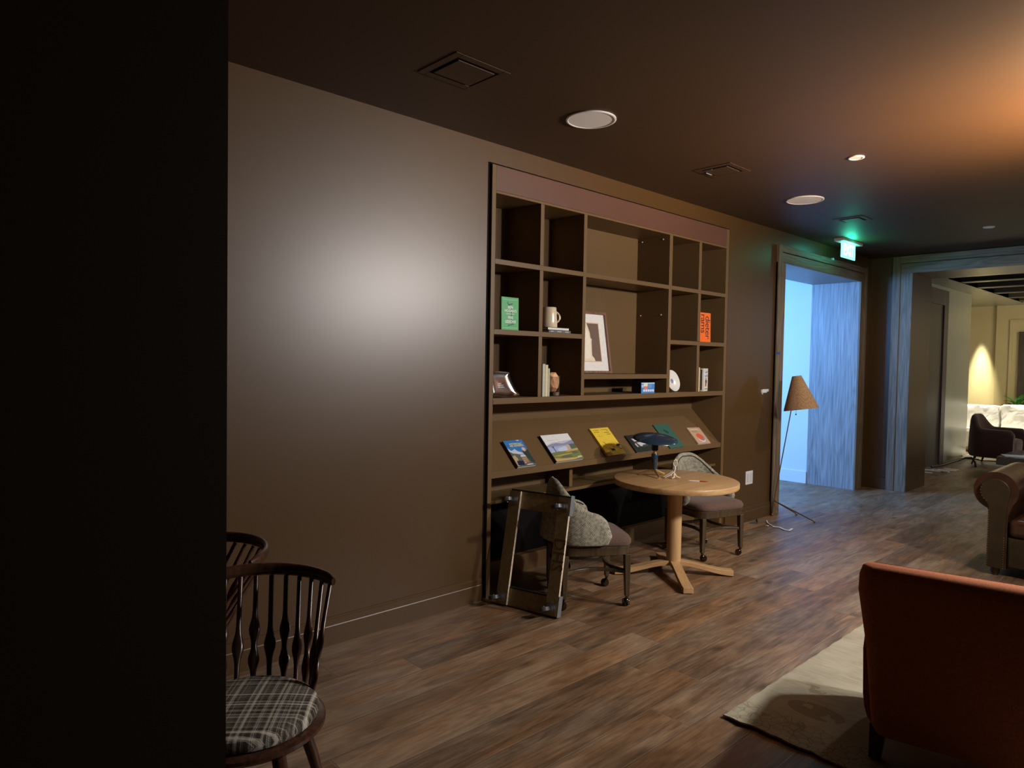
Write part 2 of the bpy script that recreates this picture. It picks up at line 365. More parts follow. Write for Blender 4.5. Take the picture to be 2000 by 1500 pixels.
# baseboards: tall flat board with a bead along its top
def base_profile(bm, y0, y1, x=0.0):
    prof = [(0, 0), (0.016, 0), (0.016, 0.108), (0.0135, 0.112), (0.0135, 0.146), (0.006, 0.153), (0.006, 0.158), (0, 0.160)]
    rings(bm, [[Vector((x+a, yy, b)) for a, b in prof] for yy in (y0, y1)])
bm = BM(); base_profile(bm, -3.2, BY0-0.01); base_profile(bm, BY1+0.03, 7.14); struct('baseboard_left', bm, 'wall')
bm = BM(); rings(bm, [[Vector((xx, 9.88-a, b)) for a, b in [(0, 0), (0.016, 0), (0.016, 0.15), (0, 0.158)]] for xx in (0.0, 0.27)]); struct('baseboard_far', bm, 'wall')
# door_1: oak-lined doorway
d1 = struct_root('door_1', (0, DY0, 0))
def L_(y): return y-DY0
bm = BM()
for y0, y1 in ((DY0-0.185, DY0),):
    box(bm, 0, 0.022, L_(y0), L_(y1), 0, DZ+0.0); box(bm, 0.0, 0.034, L_(y0), L_(y0)+0.075, 0, DZ+0.185)
obj('casing', bm, 'oak_trim', d1, bevel=0.003)
bm = BM(); box(bm, 0, 0.022, L_(DY1), L_(DY1)+0.185, 0, DZ); box(bm, 0, 0.034, L_(DY1)+0.11, L_(DY1)+0.185, 0, DZ+0.185)
obj('casing', bm, 'oak_trim', d1, bevel=0.003)
bm = BM(); box(bm, 0, 0.022, L_(DY0-0.11), L_(DY1)+0.11, DZ, DZ+0.108); box(bm, 0, 0.034, L_(DY0-0.11), L_(DY1)+0.11, DZ+0.113, DZ+0.185)
obj('head_casing', bm, 'oak_trim_y', d1, bevel=0.003)
bm = BM(); box(bm, -0.62, 0.0, L_(DY0)-0.02, L_(DY0), 0, DZ); obj('jamb', bm, 'oak_jamb', d1)
bm = BM(); box(bm, -0.62, 0.0, L_(DY1), L_(DY1)+0.02, 0, DZ); obj('jamb', bm, 'oak_jamb', d1)
bm = BM(); box(bm, -0.62, 0.0, L_(DY0), L_(DY1), DZ, DZ+0.02); obj('head_jamb', bm, 'oak_jamb', d1)
# door_2: oak casing of the wide opening
d2 = struct_root('door_2', (FX0, 9.88, 0))
bm = BM(); box(bm, -0.235, 0, -0.022, 0, 0, FZ); box(bm, -0.235, -0.14, -0.036, 0, 0, FZ+0.222); obj('casing', bm, 'oak_trim', d2, bevel=0.003)
bm = BM(); box(bm, FX1-FX0, FX1-FX0+0.235, -0.03, 0, 0, FZ+0.222); obj('casing', bm, 'oak_trim', d2, bevel=0.003)
bm = BM(); box(bm, -0.14, FX1-FX0, -0.022, 0, FZ, FZ+0.125); box(bm, -0.14, FX1-FX0, -0.036, 0, FZ+0.13, FZ+0.222); obj('head_casing', bm, 'oak_trim_x', d2, bevel=0.003)
# the side room behind door_1
bm = BM(); box(bm, -4.2, -0.62, 9.49, 9.62, 0, H); struct('wall_side_far', bm, 'white_paint')
bm = BM(); box(bm, -4.2, -4.1, 5.5, 9.49, 0, H); struct('wall_side_left', bm, 'white_paint')
bm = BM(); box(bm, -4.2, -0.62, 5.4, 5.5, 0, H); struct('wall_side_near', bm, 'white_paint')
bm = BM(); box(bm, -4.2, -0.62, 5.4, 9.62, H, H+0.15); struct('ceiling_side_room', bm, 'white_paint')
bm = BM(); box(bm, -4.1, -0.62, 9.474, 9.49, 0, 0.16); struct('baseboard_side_far', bm, 'white_paint')
# the far lounge
bm = BM(); box(bm, -0.3, -0.05, 10.65, 15.05, 0, 3.3); struct('wall_far_lounge_left', bm, 'grey_wall')
bm = BM(); box(bm, -2.3, -2.2, 14.8, 18.0, 0, 3.3); box(bm, -2.3, -0.3, 14.8, 15.05, 0, 3.3); struct('wall_far_lounge_side', bm, 'cream_wall')
bm = BM(); box(bm, -2.3, 9, 18.0, 18.3, 0, 3.3); box(bm, -0.25, 9, 17.93, 18.0, 0, 3.0); struct('wall_far_lounge_end', bm, 'cream_wall')
bm = BM(); box(bm, 8.6, 9.0, 10.65, 18.0, 0, 3.3); struct('wall_far_lounge_right', bm, 'cream_wall')
bm = BM()
box(bm, -0.05, 9.0, 10.65, 12.1, 3.0, 3.08); box(bm, -2.3, 0.32, 12.1, 18.0, 3.0, 3.08); box(bm, 0.32, 9, 17.3, 18.0, 3.0, 3.08)
box(bm, -2.3, 9.0, 10.65, 18.3, 3.3, 3.4); box(bm, 0.32, 9, 12.09, 12.1, 3.0, 3.3); box(bm, 0.31, 0.32, 12.1, 17.3, 3.0, 3.3)
struct('ceiling_far_lounge', bm, 'grey_wall')
b0 = None
for yb in (12.85, 13.87, 15.0, 16.1, 17.0):
    if b0 is None:
        bm = BM(); box(bm, 0.325, 8.6, -0.11, 0.11, 0, 0.16); o = b0 = obj('ceiling_beam', bm, 'beam', None, bevel=0.006)
    else: o = b0.copy(); COL.objects.link(o)
    o.location = (0, yb, 3.0)
    tag(o, 'dark beam spanning the coffered ceiling of the far lounge', 'beam', 'ceiling beams of the far lounge')
# door_3: dark framed doorway on the far lounge's left wall
d3 = struct_root('door_3', (-0.05, 11.4, 0))
bm = BM(); box(bm, 0, 0.05, 1.83, 2.05, 0, 2.93); box(bm, 0, 0.05, 0.0, 0.22, 0, 2.93); box(bm, 0, 0.05, 0.22, 1.83, 2.68, 2.93); obj('door_frame', bm, 'oak_dark', d3, bevel=0.004)
bm = BM(); box(bm, 0.0, 0.02, 0.22, 1.83, 0, 2.68); obj('door_panel', bm, 'oak_dark', d3)
# door_4: dark door on the end wall of the far lounge
d4 = struct_root('door_4', (0.17, 17.93, 0))
bm = BM(); box(bm, 0, 0.9, -0.05, 0, 0, 2.43); obj('door_leaf', bm, 'oak_dark', d4, bevel=0.004)
bm = BM(); box(bm, -0.17, -0.12, -0.03, 0, 0, 2.68); box(bm, 1.02, 1.07, -0.03, 0, 0, 2.68); box(bm, -0.12, 1.02, -0.03, 0, 2.63, 2.68); obj('casing', bm, 'cream_wall', d4)

# ------------------------------------------------------------------ bookcase
bc = thing('bookcase', 'tall brown built-in bookcase of open cells with a sloping display shelf', 'bookcase', (0, 3.075, 0))
DEP = 0.345
def Y(y): return y-3.075
def bpart(name, x0, x1, y0, y1, z0, z1, mat='case', bevel=0.0015):
    b_ = BM(); box(b_, x0, x1, Y(y0), Y(y1), z0, z1); return obj(name, b_, mat, bc, bevel=bevel)
bpart('side_panel', -DEP, 0, 3.075, 3.111, 0, 2.935)
bpart('side_panel', -DEP, 0, 6.117, 6.165, 0, 2.935)
bpart('fascia', -0.03, 0.0, 3.111, 6.117, 2.7655, 2.935, 'fascia')
bpart('shelf', -DEP, 0, 3.111, 6.117, 2.748, 2.765)
for y0, y1 in ((3.543, 3.579), (5.636, 5.679)):
    bpart('divider', -DEP, -0.0, y0, y1, 2.31, 2.748); bpart('divider', -DEP, -0.0, y0, y1, 1.835, 2.275); bpart('divider', -DEP, -0.0, y0, y1, 1.365, 1.80)
bpart('divider', -DEP, 0, 4.015, 4.051, 1.365, 2.748); bpart('divider', -DEP, 0, 5.158, 5.203, 1.365, 2.748)
bpart('shelf', -DEP, -0.0005, 3.111, 4.015, 2.275, 2.31); bpart('shelf', -DEP, -0.0005, 4.051, 5.158, 2.275, 2.31); bpart('shelf', -DEP, -0.0005, 5.203, 6.117, 2.275, 2.31)
bpart('shelf', -DEP, -0.0005, 3.111, 4.015, 1.80, 1.835); bpart('shelf', -DEP, -0.0005, 5.203, 6.117, 1.795, 1.832)
bpart('shelf', -DEP, -0.0005, 4.051, 5.158, 1.49, 1.528)
bpart('shelf', -DEP, 0.002, 3.111, 6.117, 1.323, 1.365)
bpart('back_panel', -DEP-0.018, -DEP, 3.075, 6.165, 0.0, 2.935, bevel=0)
bpart('lower_shelf', -DEP, -0.06, 3.111, 6.117, 0.622, 0.645)
for y0, y1 in ((4.014, 4.051), (5.16, 5.2)): bpart('lower_divider', -DEP, -0.10, y0, y1, 0.645, 0.84)
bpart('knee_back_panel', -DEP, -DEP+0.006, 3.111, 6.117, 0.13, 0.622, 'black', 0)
bpart('plinth', -DEP, -0.28, 3.111, 6.117, 0.0, 0.13)
c45 = math.sqrt(0.5)
# sloping display shelf
SX, SZ = -0.020, 0.850
bm = BM(); prof = [(SX, SZ), (SX-0.32, SZ+0.32), (SX-0.32, SZ+0.32-0.033), (SX-0.01, SZ-0.036), (SX+0.012, SZ-0.036), (SX+0.012, SZ+0.010), (SX+0.004, SZ+0.010)]
rings(bm, [[Vector((a, Y(yy), b)) for a, b in prof] for yy in (3.111, 6.117)]); obj('display_shelf', bm, 'case', bc, bevel=0.0012)
for x, z in ((-0.296, 2.717), (-0.07, 2.717), (-0.296, 2.053), (-0.075, 2.053)):
    bm = BM(); tube(bm, [(x, Y(5.158)+0.001, z), (x, Y(5.158)-0.006, z)], 0.006, 10)
    obj('shelf_pin', bm, 'white_plastic', bc, smooth=True)
bm = BM(); box(bm, -0.42, -0.02, BY0+0.0, 3.074, 0, BZ); box(bm, -0.42, -0.012, 3.074, 6.168, 2.9352, BZ); struct('gap_shade_fill', bm, 'black')  # black solid standing in for the shade in the open gaps round the bookcase

# ------------------------------------------------------------------ books
def book(name, w, h, t, mat, label, m, cat='book', group=None, cover_mat=None, pages=True, soft=False):
    root = thing(name, label, cat, mat=m, group=group)
    o = 0.0015 if soft else 0.003
    b_ = BM(); ct = 0.0012 if soft else 0.0025
    box(b_, 0, w, 0, h, 0, ct); box(b_, 0, w, 0, h, t-ct, t); box(b_, 0, ct, 0, h, ct, t-ct)
    obj('cover', b_, mat, root, bevel=0.0006, seg=1)
    b_ = BM(); box(b_, ct, w-o, o, h-o, ct, t-ct); obj('page_block', b_, 'page', root)
    return root
I4 = Matrix.Identity(4)
def T(x, y, z=0.0): return Matrix.Translation((x, y, z))
cv = {}
def C(name, c, rough=0.45):
    if name not in cv: cv[name] = flat(name, c, rough)
    return cv[name]
def standing(y, z, x=-0.006, lean=0.0): return basis((x, y, z), (0, 1, 0), (-math.sin(lean), 0, math.cos(lean)))
# green book
g = book('green_book', 0.162, 0.226, 0.020, C('green_cover', (0.10, 0.42, 0.16)), 'green book with white title standing in the left column, middle cell', standing(3.188, 1.835, -0.030, 0.02))
zc = 0.020
art(g, [(C('green_cover_dark', (0.02, 0.13, 0.09)), p) for p in (
    [(0.052, 0.188), (0.060, 0.196), (0.066, 0.178), (0.100, 0.186), (0.108, 0.180), (0.074, 0.168), (0.066, 0.165)],
    [(0.088, 0.165), (0.094, 0.165), (0.100, 0.10), (0.104, 0.045), (0.096, 0.045), (0.090, 0.10)],
    [(0.058, 0.030), (0.064, 0.036), (0.116, 0.044), (0.118, 0.038), (0.068, 0.028), (0.062, 0.022)],
    [(0.076, 0.125), (0.100, 0.130), (0.100, 0.124), (0.078, 0.120)],)] + [
    (C('print_white', (0.85, 0.88, 0.84)), rect(0.045, 0.120, 0.1095, 0.1125)), (C('green_line', (0.35, 0.65, 0.40)), rect(0.012, 0.150, 0.207, 0.210)), (C('green_line', (0.35, 0.65, 0.40)), rect(0.012, 0.150, 0.013, 0.016))], zc)
text('BEN', 0.026, T(0.083, 0.156, zc+0.0012), C('print_white', (0.85, 0.88, 0.84)), g, bold=0.0006)
text("HOGAN'S", 0.026, T(0.083, 0.131, zc+0.0012), C('print_white', (1, 1, 1)), g, bold=0.0006)
text('FIVE', 0.026, T(0.083, 0.084, zc+0.0012), C('print_white', (1, 1, 1)), g, bold=0.0006)
text('LESSONS', 0.026, T(0.083, 0.057, zc+0.0012), C('print_white', (1, 1, 1)), g, bold=0.0006)
# orange book
g = book('orange_book', 0.182, 0.274, 0.022, C('orange_cover', (0.95, 0.16, 0.015)), 'orange book with black lower-case lettering turned sideways in the right column', standing(5.697, 1.832, -0.030, 0.02))
rot = Matrix.Rotation(-PI/2, 4, 'Z')
text('dieter', 0.118, T(0.128, 0.137, 0.0222) @ rot, C('print_black', (0.02, 0.018, 0.016)), g, squeeze=0.84, space=0.92)
text('rams', 0.118, T(0.050, 0.170, 0.0222) @ rot, C('print_black', (0.02, 0.018, 0.016)), g, squeeze=0.84, space=0.92)
# books under the mug
g = book('grey_blue_book', 0.165, 0.238, 0.019, C('slate_cover', (0.13, 0.135, 0.16)), 'slate-grey hardback lying flat, bottom of the pair under the mug', basis((-0.012, 3.898, 1.835), (-1, 0, 0), (0, -1, 0)))
art_m = basis((0.0, 0.238, 0.0095), (0, -1, 0), (0, 0, 1))
for a, b2 in ((0.02, 0.05), (0.09, 0.135), (0.175, 0.215)):
    b_ = BM(); box(b_, -0.0006, 0, 0.238-b2, 0.238-a, 0.006, 0.013); obj('spine_print', b_, C('spine_print_cream', (0.45, 0.42, 0.36)), g)
g = book('navy_book', 0.17, 0.232, 0.020, C('navy_cover', (0.025, 0.025, 0.05)), 'dark navy book with white page edges showing, right under the mug', basis((-0.185, 3.654, 1.8545), (1, 0, 0), (0, 1, 0)))
# upright slim books, left group
for (y, t, h, c, lab) in ((3.602, 0.030, 0.238, (0.50, 0.50, 0.42), 'tall pale grey-green book standing upright, leftmost of the three slim spines'),
                          (3.6335, 0.026, 0.232, (0.70, 0.60, 0.38), 'cream-yellow book standing upright between two grey-green spines'),
                          (3.661, 0.018, 0.206, (0.45, 0.50, 0.42), 'short pale green book standing beside the glass tumbler')):
    book('slim_book', 0.16, h, t, C('spine_%.2f' % y, c, 0.8), lab, basis((-0.012, y, 1.365), (-1, 0, 0), (0, 0, 1)), group='slim spines in the lower left cells')
book('cream_book', 0.15, 0.226, 0.026, C('cream_spine', (0.72, 0.62, 0.40), 0.8), 'narrow cream book standing upright against the divider of the lower right cell', basis((-0.008, 5.683, 1.365), (-1, 0, 0), (0, 0, 1)))
# book with figure on the cover
g = book('illustrated_book', 0.170, 0.216, 0.030, C('ivory_cover', (0.78, 0.73, 0.62)), 'ivory book with blue title and small painted figure, lower right cell', basis((-0.055, 5.795, 1.365), (-0.30, 0.954, 0), (0, 0, 1)))
PB = C('print_blue', (0.15, 0.22, 0.55)); PR = C('print_maroon', (0.16, 0.04, 0.03)); PV = C('print_violet', (0.10, 0.08, 0.18)); PG = C('print_grey', (0.22, 0.21, 0.20)); PO = C('print_ochre', (0.50, 0.30, 0.16))
art(g, [(C('ivory_light', (0.88, 0.84, 0.74)), rect(0.03, 0.165, 0.01, 0.19)),
        (PB, [(0.048, 0.182), (0.150, 0.190), (0.152, 0.176), (0.100, 0.170), (0.055, 0.176)]), (PB, [(0.045, 0.150), (0.152, 0.158), (0.154, 0.138), (0.06, 0.136)]),
        (C('print_pale_blue', (0.55, 0.62, 0.85)), rect(0.075, 0.145, 0.143, 0.150)), (C('print_pale_blue', (0.55, 0.62, 0.85)), rect(0.080, 0.135, 0.176, 0.181)),
        (PO, [(0.062, 0.050), (0.088, 0.048), (0.090, 0.085), (0.066, 0.088)]), (PR, [(0.085, 0.052), (0.112, 0.052), (0.112, 0.090), (0.088, 0.100)]),
        (PR, [(0.062, 0.082), (0.100, 0.082), (0.098, 0.104), (0.074, 0.108), (0.078, 0.134), (0.068, 0.136)]), (PV, [(0.084, 0.092), (0.112, 0.092), (0.114, 0.108), (0.088, 0.110)]),
        (PV, [(0.116, 0.076), (0.132, 0.076), (0.130, 0.104), (0.118, 0.106)]), (PR, ell(0.103, 0.118, 0.009, 0.009, 12)), (PG, [(0.060, 0.044), (0.125, 0.047), (0.120, 0.051), (0.062, 0.050)]),
        (PG, rect(0.038, 0.062, 0.018, 0.026)), (PG, rect(0.066, 0.096, 0.016, 0.024)), (PG, rect(0.100, 0.148, 0.017, 0.026))], 0.030)
b_ = BM(); box(b_, -0.0008, 0, 0.01, 0.206, 0.003, 0.016); obj('spine_print', b_, C('spine_dark', (0.03, 0.022, 0.03)), g)

# ---- books on the sloping shelf
def slope(y, off=0.0, tilt=0.0):
    o = Vector((SX, y, SZ))+Vector((c45, 0, c45))*0.0005+Vector((-c45, 0, c45))*(0.008+off)
    u = Vector((0, 1, 0)); v = Vector((-c45, 0, c45))
    if tilt: u, v = u*math.cos(tilt)+v*math.sin(tilt), v*math.cos(tilt)-u*math.sin(tilt)
    return basis(o, u, v)
g = book('blue_travel_book', 0.190, 0.235, 0.026, C('deep_brown_cover', (0.08, 0.03, 0.02)), 'blue-sky photo book with a mountain hotel, leftmost on the sloping shelf', slope(3.367))
w, h, t = 0.190, 0.235, 0.026
SK = C('sky_blue', (0.04, 0.22, 0.62)); SN = C('snow', (0.62, 0.70, 0.85)); MG = C('moss_grey', (0.13, 0.14, 0.10)); DG = C('dark_green_print', (0.035, 0.06, 0.045)); SA = C('sand_print', (0.52, 0.40, 0.24)); NV = C('navy_print', (0.015, 0.02, 0.06)); PK = C('pink_print', (0.75, 0.36, 0.30)); YE = C('pale_yellow_print', (0.78, 0.82, 0.45))
art(g, [(SK, rect(0.001, w-0.001, 0.001, h-0.001)), (MG, [(0.001, 0.001), (w-0.001, 0.001), (w-0.001, 0.135), (0.15, 0.12), (0.09, 0.11), (0.04, 0.115), (0.001, 0.155)]),
        (SN, [(0.001, 0.172), (0.022, 0.140), (0.05, 0.148), (0.062, 0.156), (0.085, 0.130), (0.10, 0.128), (0.07, 0.112), (0.03, 0.115), (0.001, 0.135)]), (SN, [(0.05, 0.112), (0.10, 0.125), (0.120, 0.118), (0.125, 0.105), (0.09, 0.102)]),
        (SA, [(0.002, 0.002), (0.02, 0.002), (0.045, 0.07), (0.03, 0.10), (0.002, 0.09)]), (DG, [(0.125, 0.13), (0.188, 0.14), (0.188, 0.01), (0.150, 0.03)]),
        (C('hotel_tan', (0.62, 0.42, 0.27)), [(0.085, 0.020), (0.130, 0.020), (0.130, 0.085), (0.085, 0.085)]), (SN, [(0.078, 0.082), (0.135, 0.082), (0.122, 0.100), (0.088, 0.098)]),
        (NV, [(0.012, 0.010), (0.075, 0.008), (0.078, 0.045), (0.02, 0.05)]), (PK, ell(0.150, 0.145, 0.020, 0.020, 16)), (C('cream_print', (0.80, 0.72, 0.58)), ell(0.150, 0.145, 0.009, 0.009, 12)),
        (C('brick_print', (0.32, 0.10, 0.08)), rect(0.10, 0.128, 0.012, 0.03)), (SN, [(0.09, 0.004), (0.16, 0.004), (0.15, 0.012), (0.10, 0.012)]), (SN, [(0.12, 0.231), (0.155, 0.232), (0.150, 0.222), (0.13, 0.224)])]
       + [(C('window_brown', (0.12, 0.07, 0.05)), rect(0.090+0.013*i, 0.097+0.013*i, zv, zv+0.009)) for i in range(3) for zv in (0.066, 0.050, 0.034)], t)
text('ACCIDENTALLY\nWES ANDERSON', 0.021, T(0.100, 0.188, t+0.0030), YE, g, squeeze=0.85, line=0.85, bold=0.0006)
g = book('landscape_book', 0.313, 0.255, 0.026, C('black_cover', (0.02, 0.018, 0.016)), 'wide white-sky book with a coastal golf landscape, second on the sloping shelf', slope(3.765))
w, h, t = 0.313, 0.255, 0.026
GR = C('golf_green', (0.20, 0.24, 0.07)); GY = C('golf_gold', (0.62, 0.40, 0.13)); HB = C('haze_blue', (0.30, 0.33, 0.48)); WB = C('water_blue', (0.42, 0.50, 0.78)); SG = C('sage_dark', (0.12, 0.16, 0.12)); WH = C('white_sky', (0.84, 0.86, 0.85)); CL = C('cliff_print', (0.60, 0.48, 0.36)); LA = C('lavender_print', (0.60, 0.60, 0.76))
art(g, [(WH, rect(0.001, w-0.001, 0.001, h-0.001)), (LA, [(0.001, 0.155), (0.08, 0.178), (w-0.001, 0.190), (w-0.001, 0.10), (0.001, 0.10)]), (HB, [(0.001, 0.150), (0.06, 0.165), (0.12, 0.170), (0.19, 0.160), (0.26, 0.175), (w-0.001, 0.190), (w-0.001, 0.13), (0.001, 0.135)]),
        (WB, [(0.001, 0.138), (0.20, 0.142), (0.22, 0.085), (0.001, 0.075)]), (C('water_pale', (0.62, 0.68, 0.88)), [(0.09, 0.115), (0.20, 0.135), (0.21, 0.095), (0.10, 0.085)]), (CL, [(0.205, 0.145), (0.245, 0.145), (0.238, 0.085), (0.20, 0.09)]), (SG, [(0.245, 0.150), (w-0.001, 0.15), (w-0.001, 0.10), (0.24, 0.09)]),
        (GR, [(0.001, 0.082), (0.10, 0.090), (0.20, 0.085), (w-0.001, 0.105), (w-0.001, 0.001), (0.001, 0.001)]), (GY, [(0.15, 0.088), (w-0.001, 0.106), (w-0.001, 0.086), (0.18, 0.078)]), (GY, [(0.001, 0.05), (0.15, 0.062), (0.29, 0.068), (0.20, 0.058), (0.06, 0.046)]),
        (SG, [(0.05, 0.022), (0.12, 0.050), (0.19, 0.048), (0.21, 0.025)]), (SG, ell(0.255, 0.066, 0.035, 0.012, 14)), (GY, [(0.001, 0.001), (0.20, 0.001), (0.30, 0.020), (0.12, 0.020), (0.001, 0.030)]), (C('bunker_print', (0.66, 0.60, 0.52)), [(0.24, 0.012), (0.305, 0.018), (0.30, 0.030), (0.26, 0.028)]),
        (C('trunk_print', (0.05, 0.05, 0.05)), [(0.058, 0.088), (0.064, 0.088), (0.060, 0.130), (0.074, 0.142), (0.058, 0.136), (0.042, 0.140), (0.054, 0.128)]), (C('mauve_print', (0.60, 0.48, 0.48)), rect(0.04, 0.16, 0.196, 0.199))], t)
g = book('yellow_book', 0.238, 0.285, 0.020, C('yellow_cover', (0.86, 0.62, 0.06)), 'bright yellow book with small black drawings, third on the sloping shelf', slope(4.377))
YL = C('yellow_ink', (0.36, 0.24, 0.03)); BK = C('print_black', (0, 0, 0))
art(g, [(YL, rect(0.02, 0.095, 0.257, 0.263)), (YL, rect(0.02, 0.085, 0.238, 0.245)), (YL, rect(0.125, 0.215, 0.262, 0.267)), (YL, rect(0.185, 0.215, 0.247, 0.252)), (YL, rect(0.145, 0.210, 0.228, 0.235)), (YL, rect(0.165, 0.215, 0.209, 0.216)), (YL, rect(0.03, 0.10, 0.196, 0.198)),
        (BK, [(0.055, 0.140), (0.060, 0.140), (0.070, 0.112), (0.080, 0.112), (0.068, 0.106)]), (BK, rect(0.088, 0.135, 0.042, 0.064)), (BK, rect(0.082, 0.088, 0.060, 0.075)), (BK, [(0.128, 0.105), (0.131, 0.105), (0.148, 0.058), (0.145, 0.058)]), (BK, rect(0.140, 0.162, 0.078, 0.081)),
        (BK, [(0.180, 0.088), (0.200, 0.105), (0.234, 0.105), (0.234, 0.082), (0.182, 0.080)]), (YL, [(0.182, 0.076), (0.234, 0.078), (0.234, 0.066), (0.190, 0.066)]), (BK, rect(0.200, 0.236, 0.052, 0.058)), (YL, [(0.002, 0.002), (0.07, 0.002), (0.062, 0.02), (0.03, 0.032), (0.002, 0.03)]), (BK, rect(0.048, 0.062, 0.031, 0.036)),
        (BK, [(0.024, 0.105), (0.026, 0.105), (0.060, 0.050), (0.058, 0.050)])], 0.020)
g = book('black_book', 0.262, 0.185, 0.014, C('black_cover', (0.02, 0.018, 0.016)), 'flat black landscape book with a black-and-white photo, behind the desk lamp', slope(4.768))
GW = C('photo_grey', (0.62, 0.62, 0.66)); GD = C('photo_dark', (0.06, 0.06, 0.065))
art(g, [(GD, rect(0.05, 0.215, 0.05, 0.145)), (GW, [(0.05, 0.145), (0.09, 0.142), (0.135, 0.120), (0.07, 0.112)]), (GW, [(0.05, 0.085), (0.068, 0.095), (0.075, 0.055), (0.062, 0.052)]), (GW, [(0.085, 0.098), (0.205, 0.105), (0.212, 0.082), (0.19, 0.072), (0.15, 0.070), (0.13, 0.055), (0.11, 0.060)]), (GW, [(0.10, 0.12), (0.19, 0.128), (0.195, 0.116), (0.12, 0.11)])], 0.014)
g = book('green_hardback', 0.227, 0.275, 0.012, C('teal_cover', (0.035, 0.125, 0.09), 0.6), 'plain dark green hardback on the sloping shelf, right of the desk lamp shade', slope(5.268))
art(g, [(C('teal_blot', (0.018, 0.06, 0.045)), [(0.085, 0.20), (0.11, 0.215), (0.125, 0.20), (0.145, 0.19), (0.15, 0.165), (0.12, 0.16), (0.105, 0.178)])], 0.012)
g = book('kraft_book', 0.207, 0.198, 0.016, C('kraft_cover', (0.56, 0.37, 0.23), 0.7), 'kraft-coloured booklet with a red disc, rightmost on the sloping shelf', slope(5.735, 0.006, R(-3)), soft=True)
art(g, [(C('cup_white', (0.78, 0.74, 0.70)), ell(0.112, 0.068, 0.055, 0.050, 28)), (C('cup_blue', (0.25, 0.27, 0.42)), ell(0.118, 0.074, 0.050, 0.040, 28)), (C('disc_red', (0.72, 0.13, 0.06)), ell(0.106, 0.086, 0.050, 0.038, 28)), (C('kraft_light', (0.74, 0.62, 0.50)), rect(0.03, 0.15, 0.168, 0.176)), (C('kraft_ink', (0.25, 0.15, 0.09)), rect(0.03, 0.125, 0.150, 0.154)), (C('kraft_ink', (0.25, 0.15, 0.09)), rect(0.03, 0.145, 0.138, 0.142))], 0.016)

# ------------------------------------------------------------------ shelf ornaments
# mug
mg = thing('stoneware_mug', 'cream stoneware tankard with a small dark crest standing on two books', 'mug', (-0.085, 3.735, 1.8752))
bm = BM(); lathe(bm, [(0.061, 0), (0.063, 0.004), (0.0615, 0.05), (0.058, 0.10), (0.053, 0.148), (0.051, 0.150), (0.049, 0.148), (0.053, 0.10), (0.056, 0.02), (0.0, 0.015)], 40, close_top=False); obj('body', bm, 'stone_cream', mg, smooth=True)
bm = BM(); pts = [(0.030+0.048*math.sin(PI*i/12)*0.9, 0.052+0.0*i, 0.125-0.095*i/12) for i in range(13)]
hd = Vector((0.34, 0.94, 0)).normalized()
pts = [hd*(0.050+0.040*math.sin(PI*i/14)**0.7)+Vector((0, 0, 0.122-0.090*i/14)) for i in range(15)]
tube(bm, pts, [(0.0085, 0.006)]*15, 12); obj('handle', bm, 'stone_cream', mg, smooth=True)
bm = BM(); cd = Vector((0.80, 0.60, 0)).normalized(); a_ = Vector((-cd.y, cd.x, 0))
face(bm, [bm.verts.new(cd*0.0612+a_*0.010*math.cos(2*PI*i/16)-cd*0.0008*math.cos(2*PI*i/16)**2+Vector((0, 0, 0.080+0.017*math.sin(2*PI*i/16)))) for i in range(16)]); obj('crest', bm, C('crest_ink', (0.05, 0.06, 0.08)), mg)
# silver dish / plaque leaning in the lowest left cell
M['mirror_glass'] = metal('polished_silver', (0.80, 0.80, 0.84), 0.16)
pq = thing('silver_plaque', 'curved-edge polished silver plaque leaning in the lowest left cell', 'plaque', mat=basis((-0.030, 3.118, 1.3655), (0, 1, 0), (-0.30, 0, 0.954)))
def plaque_r(u):  # outline in (y, z)
    return u
out = []
def lerp(a, b, t): return a+(b-a)*t
side = []
N = 16
pw, ph = 0.270, 0.186
for i in range(N): t = i/N; out.append((lerp(0.0, pw, t), 0.006*math.sin(2*PI*t*1.5)*0.6+0.004))
for i in range(N): t = i/N; out.append((pw-0.062*math.sin(PI*t/2)**0.8 - 0.004*math.sin(PI*t), lerp(0.012, ph, t)))
for i in range(N): t = i/N; out.append((lerp(pw-0.066, 0.0, t), ph+0.006*math.sin(PI*(1-t)*1.2)-0.006*t))
for i in range(N): t = i/N; out.append((0.0, lerp(ph-0.006, 0.004, t)))
bm = BM(); cx_, cy_ = 0.115, 0.09
rs = []
for k, (s_, z_) in enumerate(((1.0, 0.002), (1.0, 0.010), (0.965, 0.016), (0.90, 0.012), (0.80, 0.006), (0.5, 0.004), (0.2, 0.006), (0.02, 0.007))):
    rs.append([Vector((cx_+(p[0]-cx_)*s_, cy_+(p[1]-cy_)*s_, z_)) for p in out])
rings(bm, rs, True, True); obj('plate', bm, 'mirror_glass', pq, smooth=60)
bm = BM()
for i, (a, b2, zz) in enumerate(((0.085, 0.115, 0.098), (0.075, 0.135, 0.086), (0.080, 0.140, 0.072))): box(bm, a, b2, zz, zz+0.003, 0.0062, 0.0078)
obj('engraving', bm, 'white_plastic', pq)
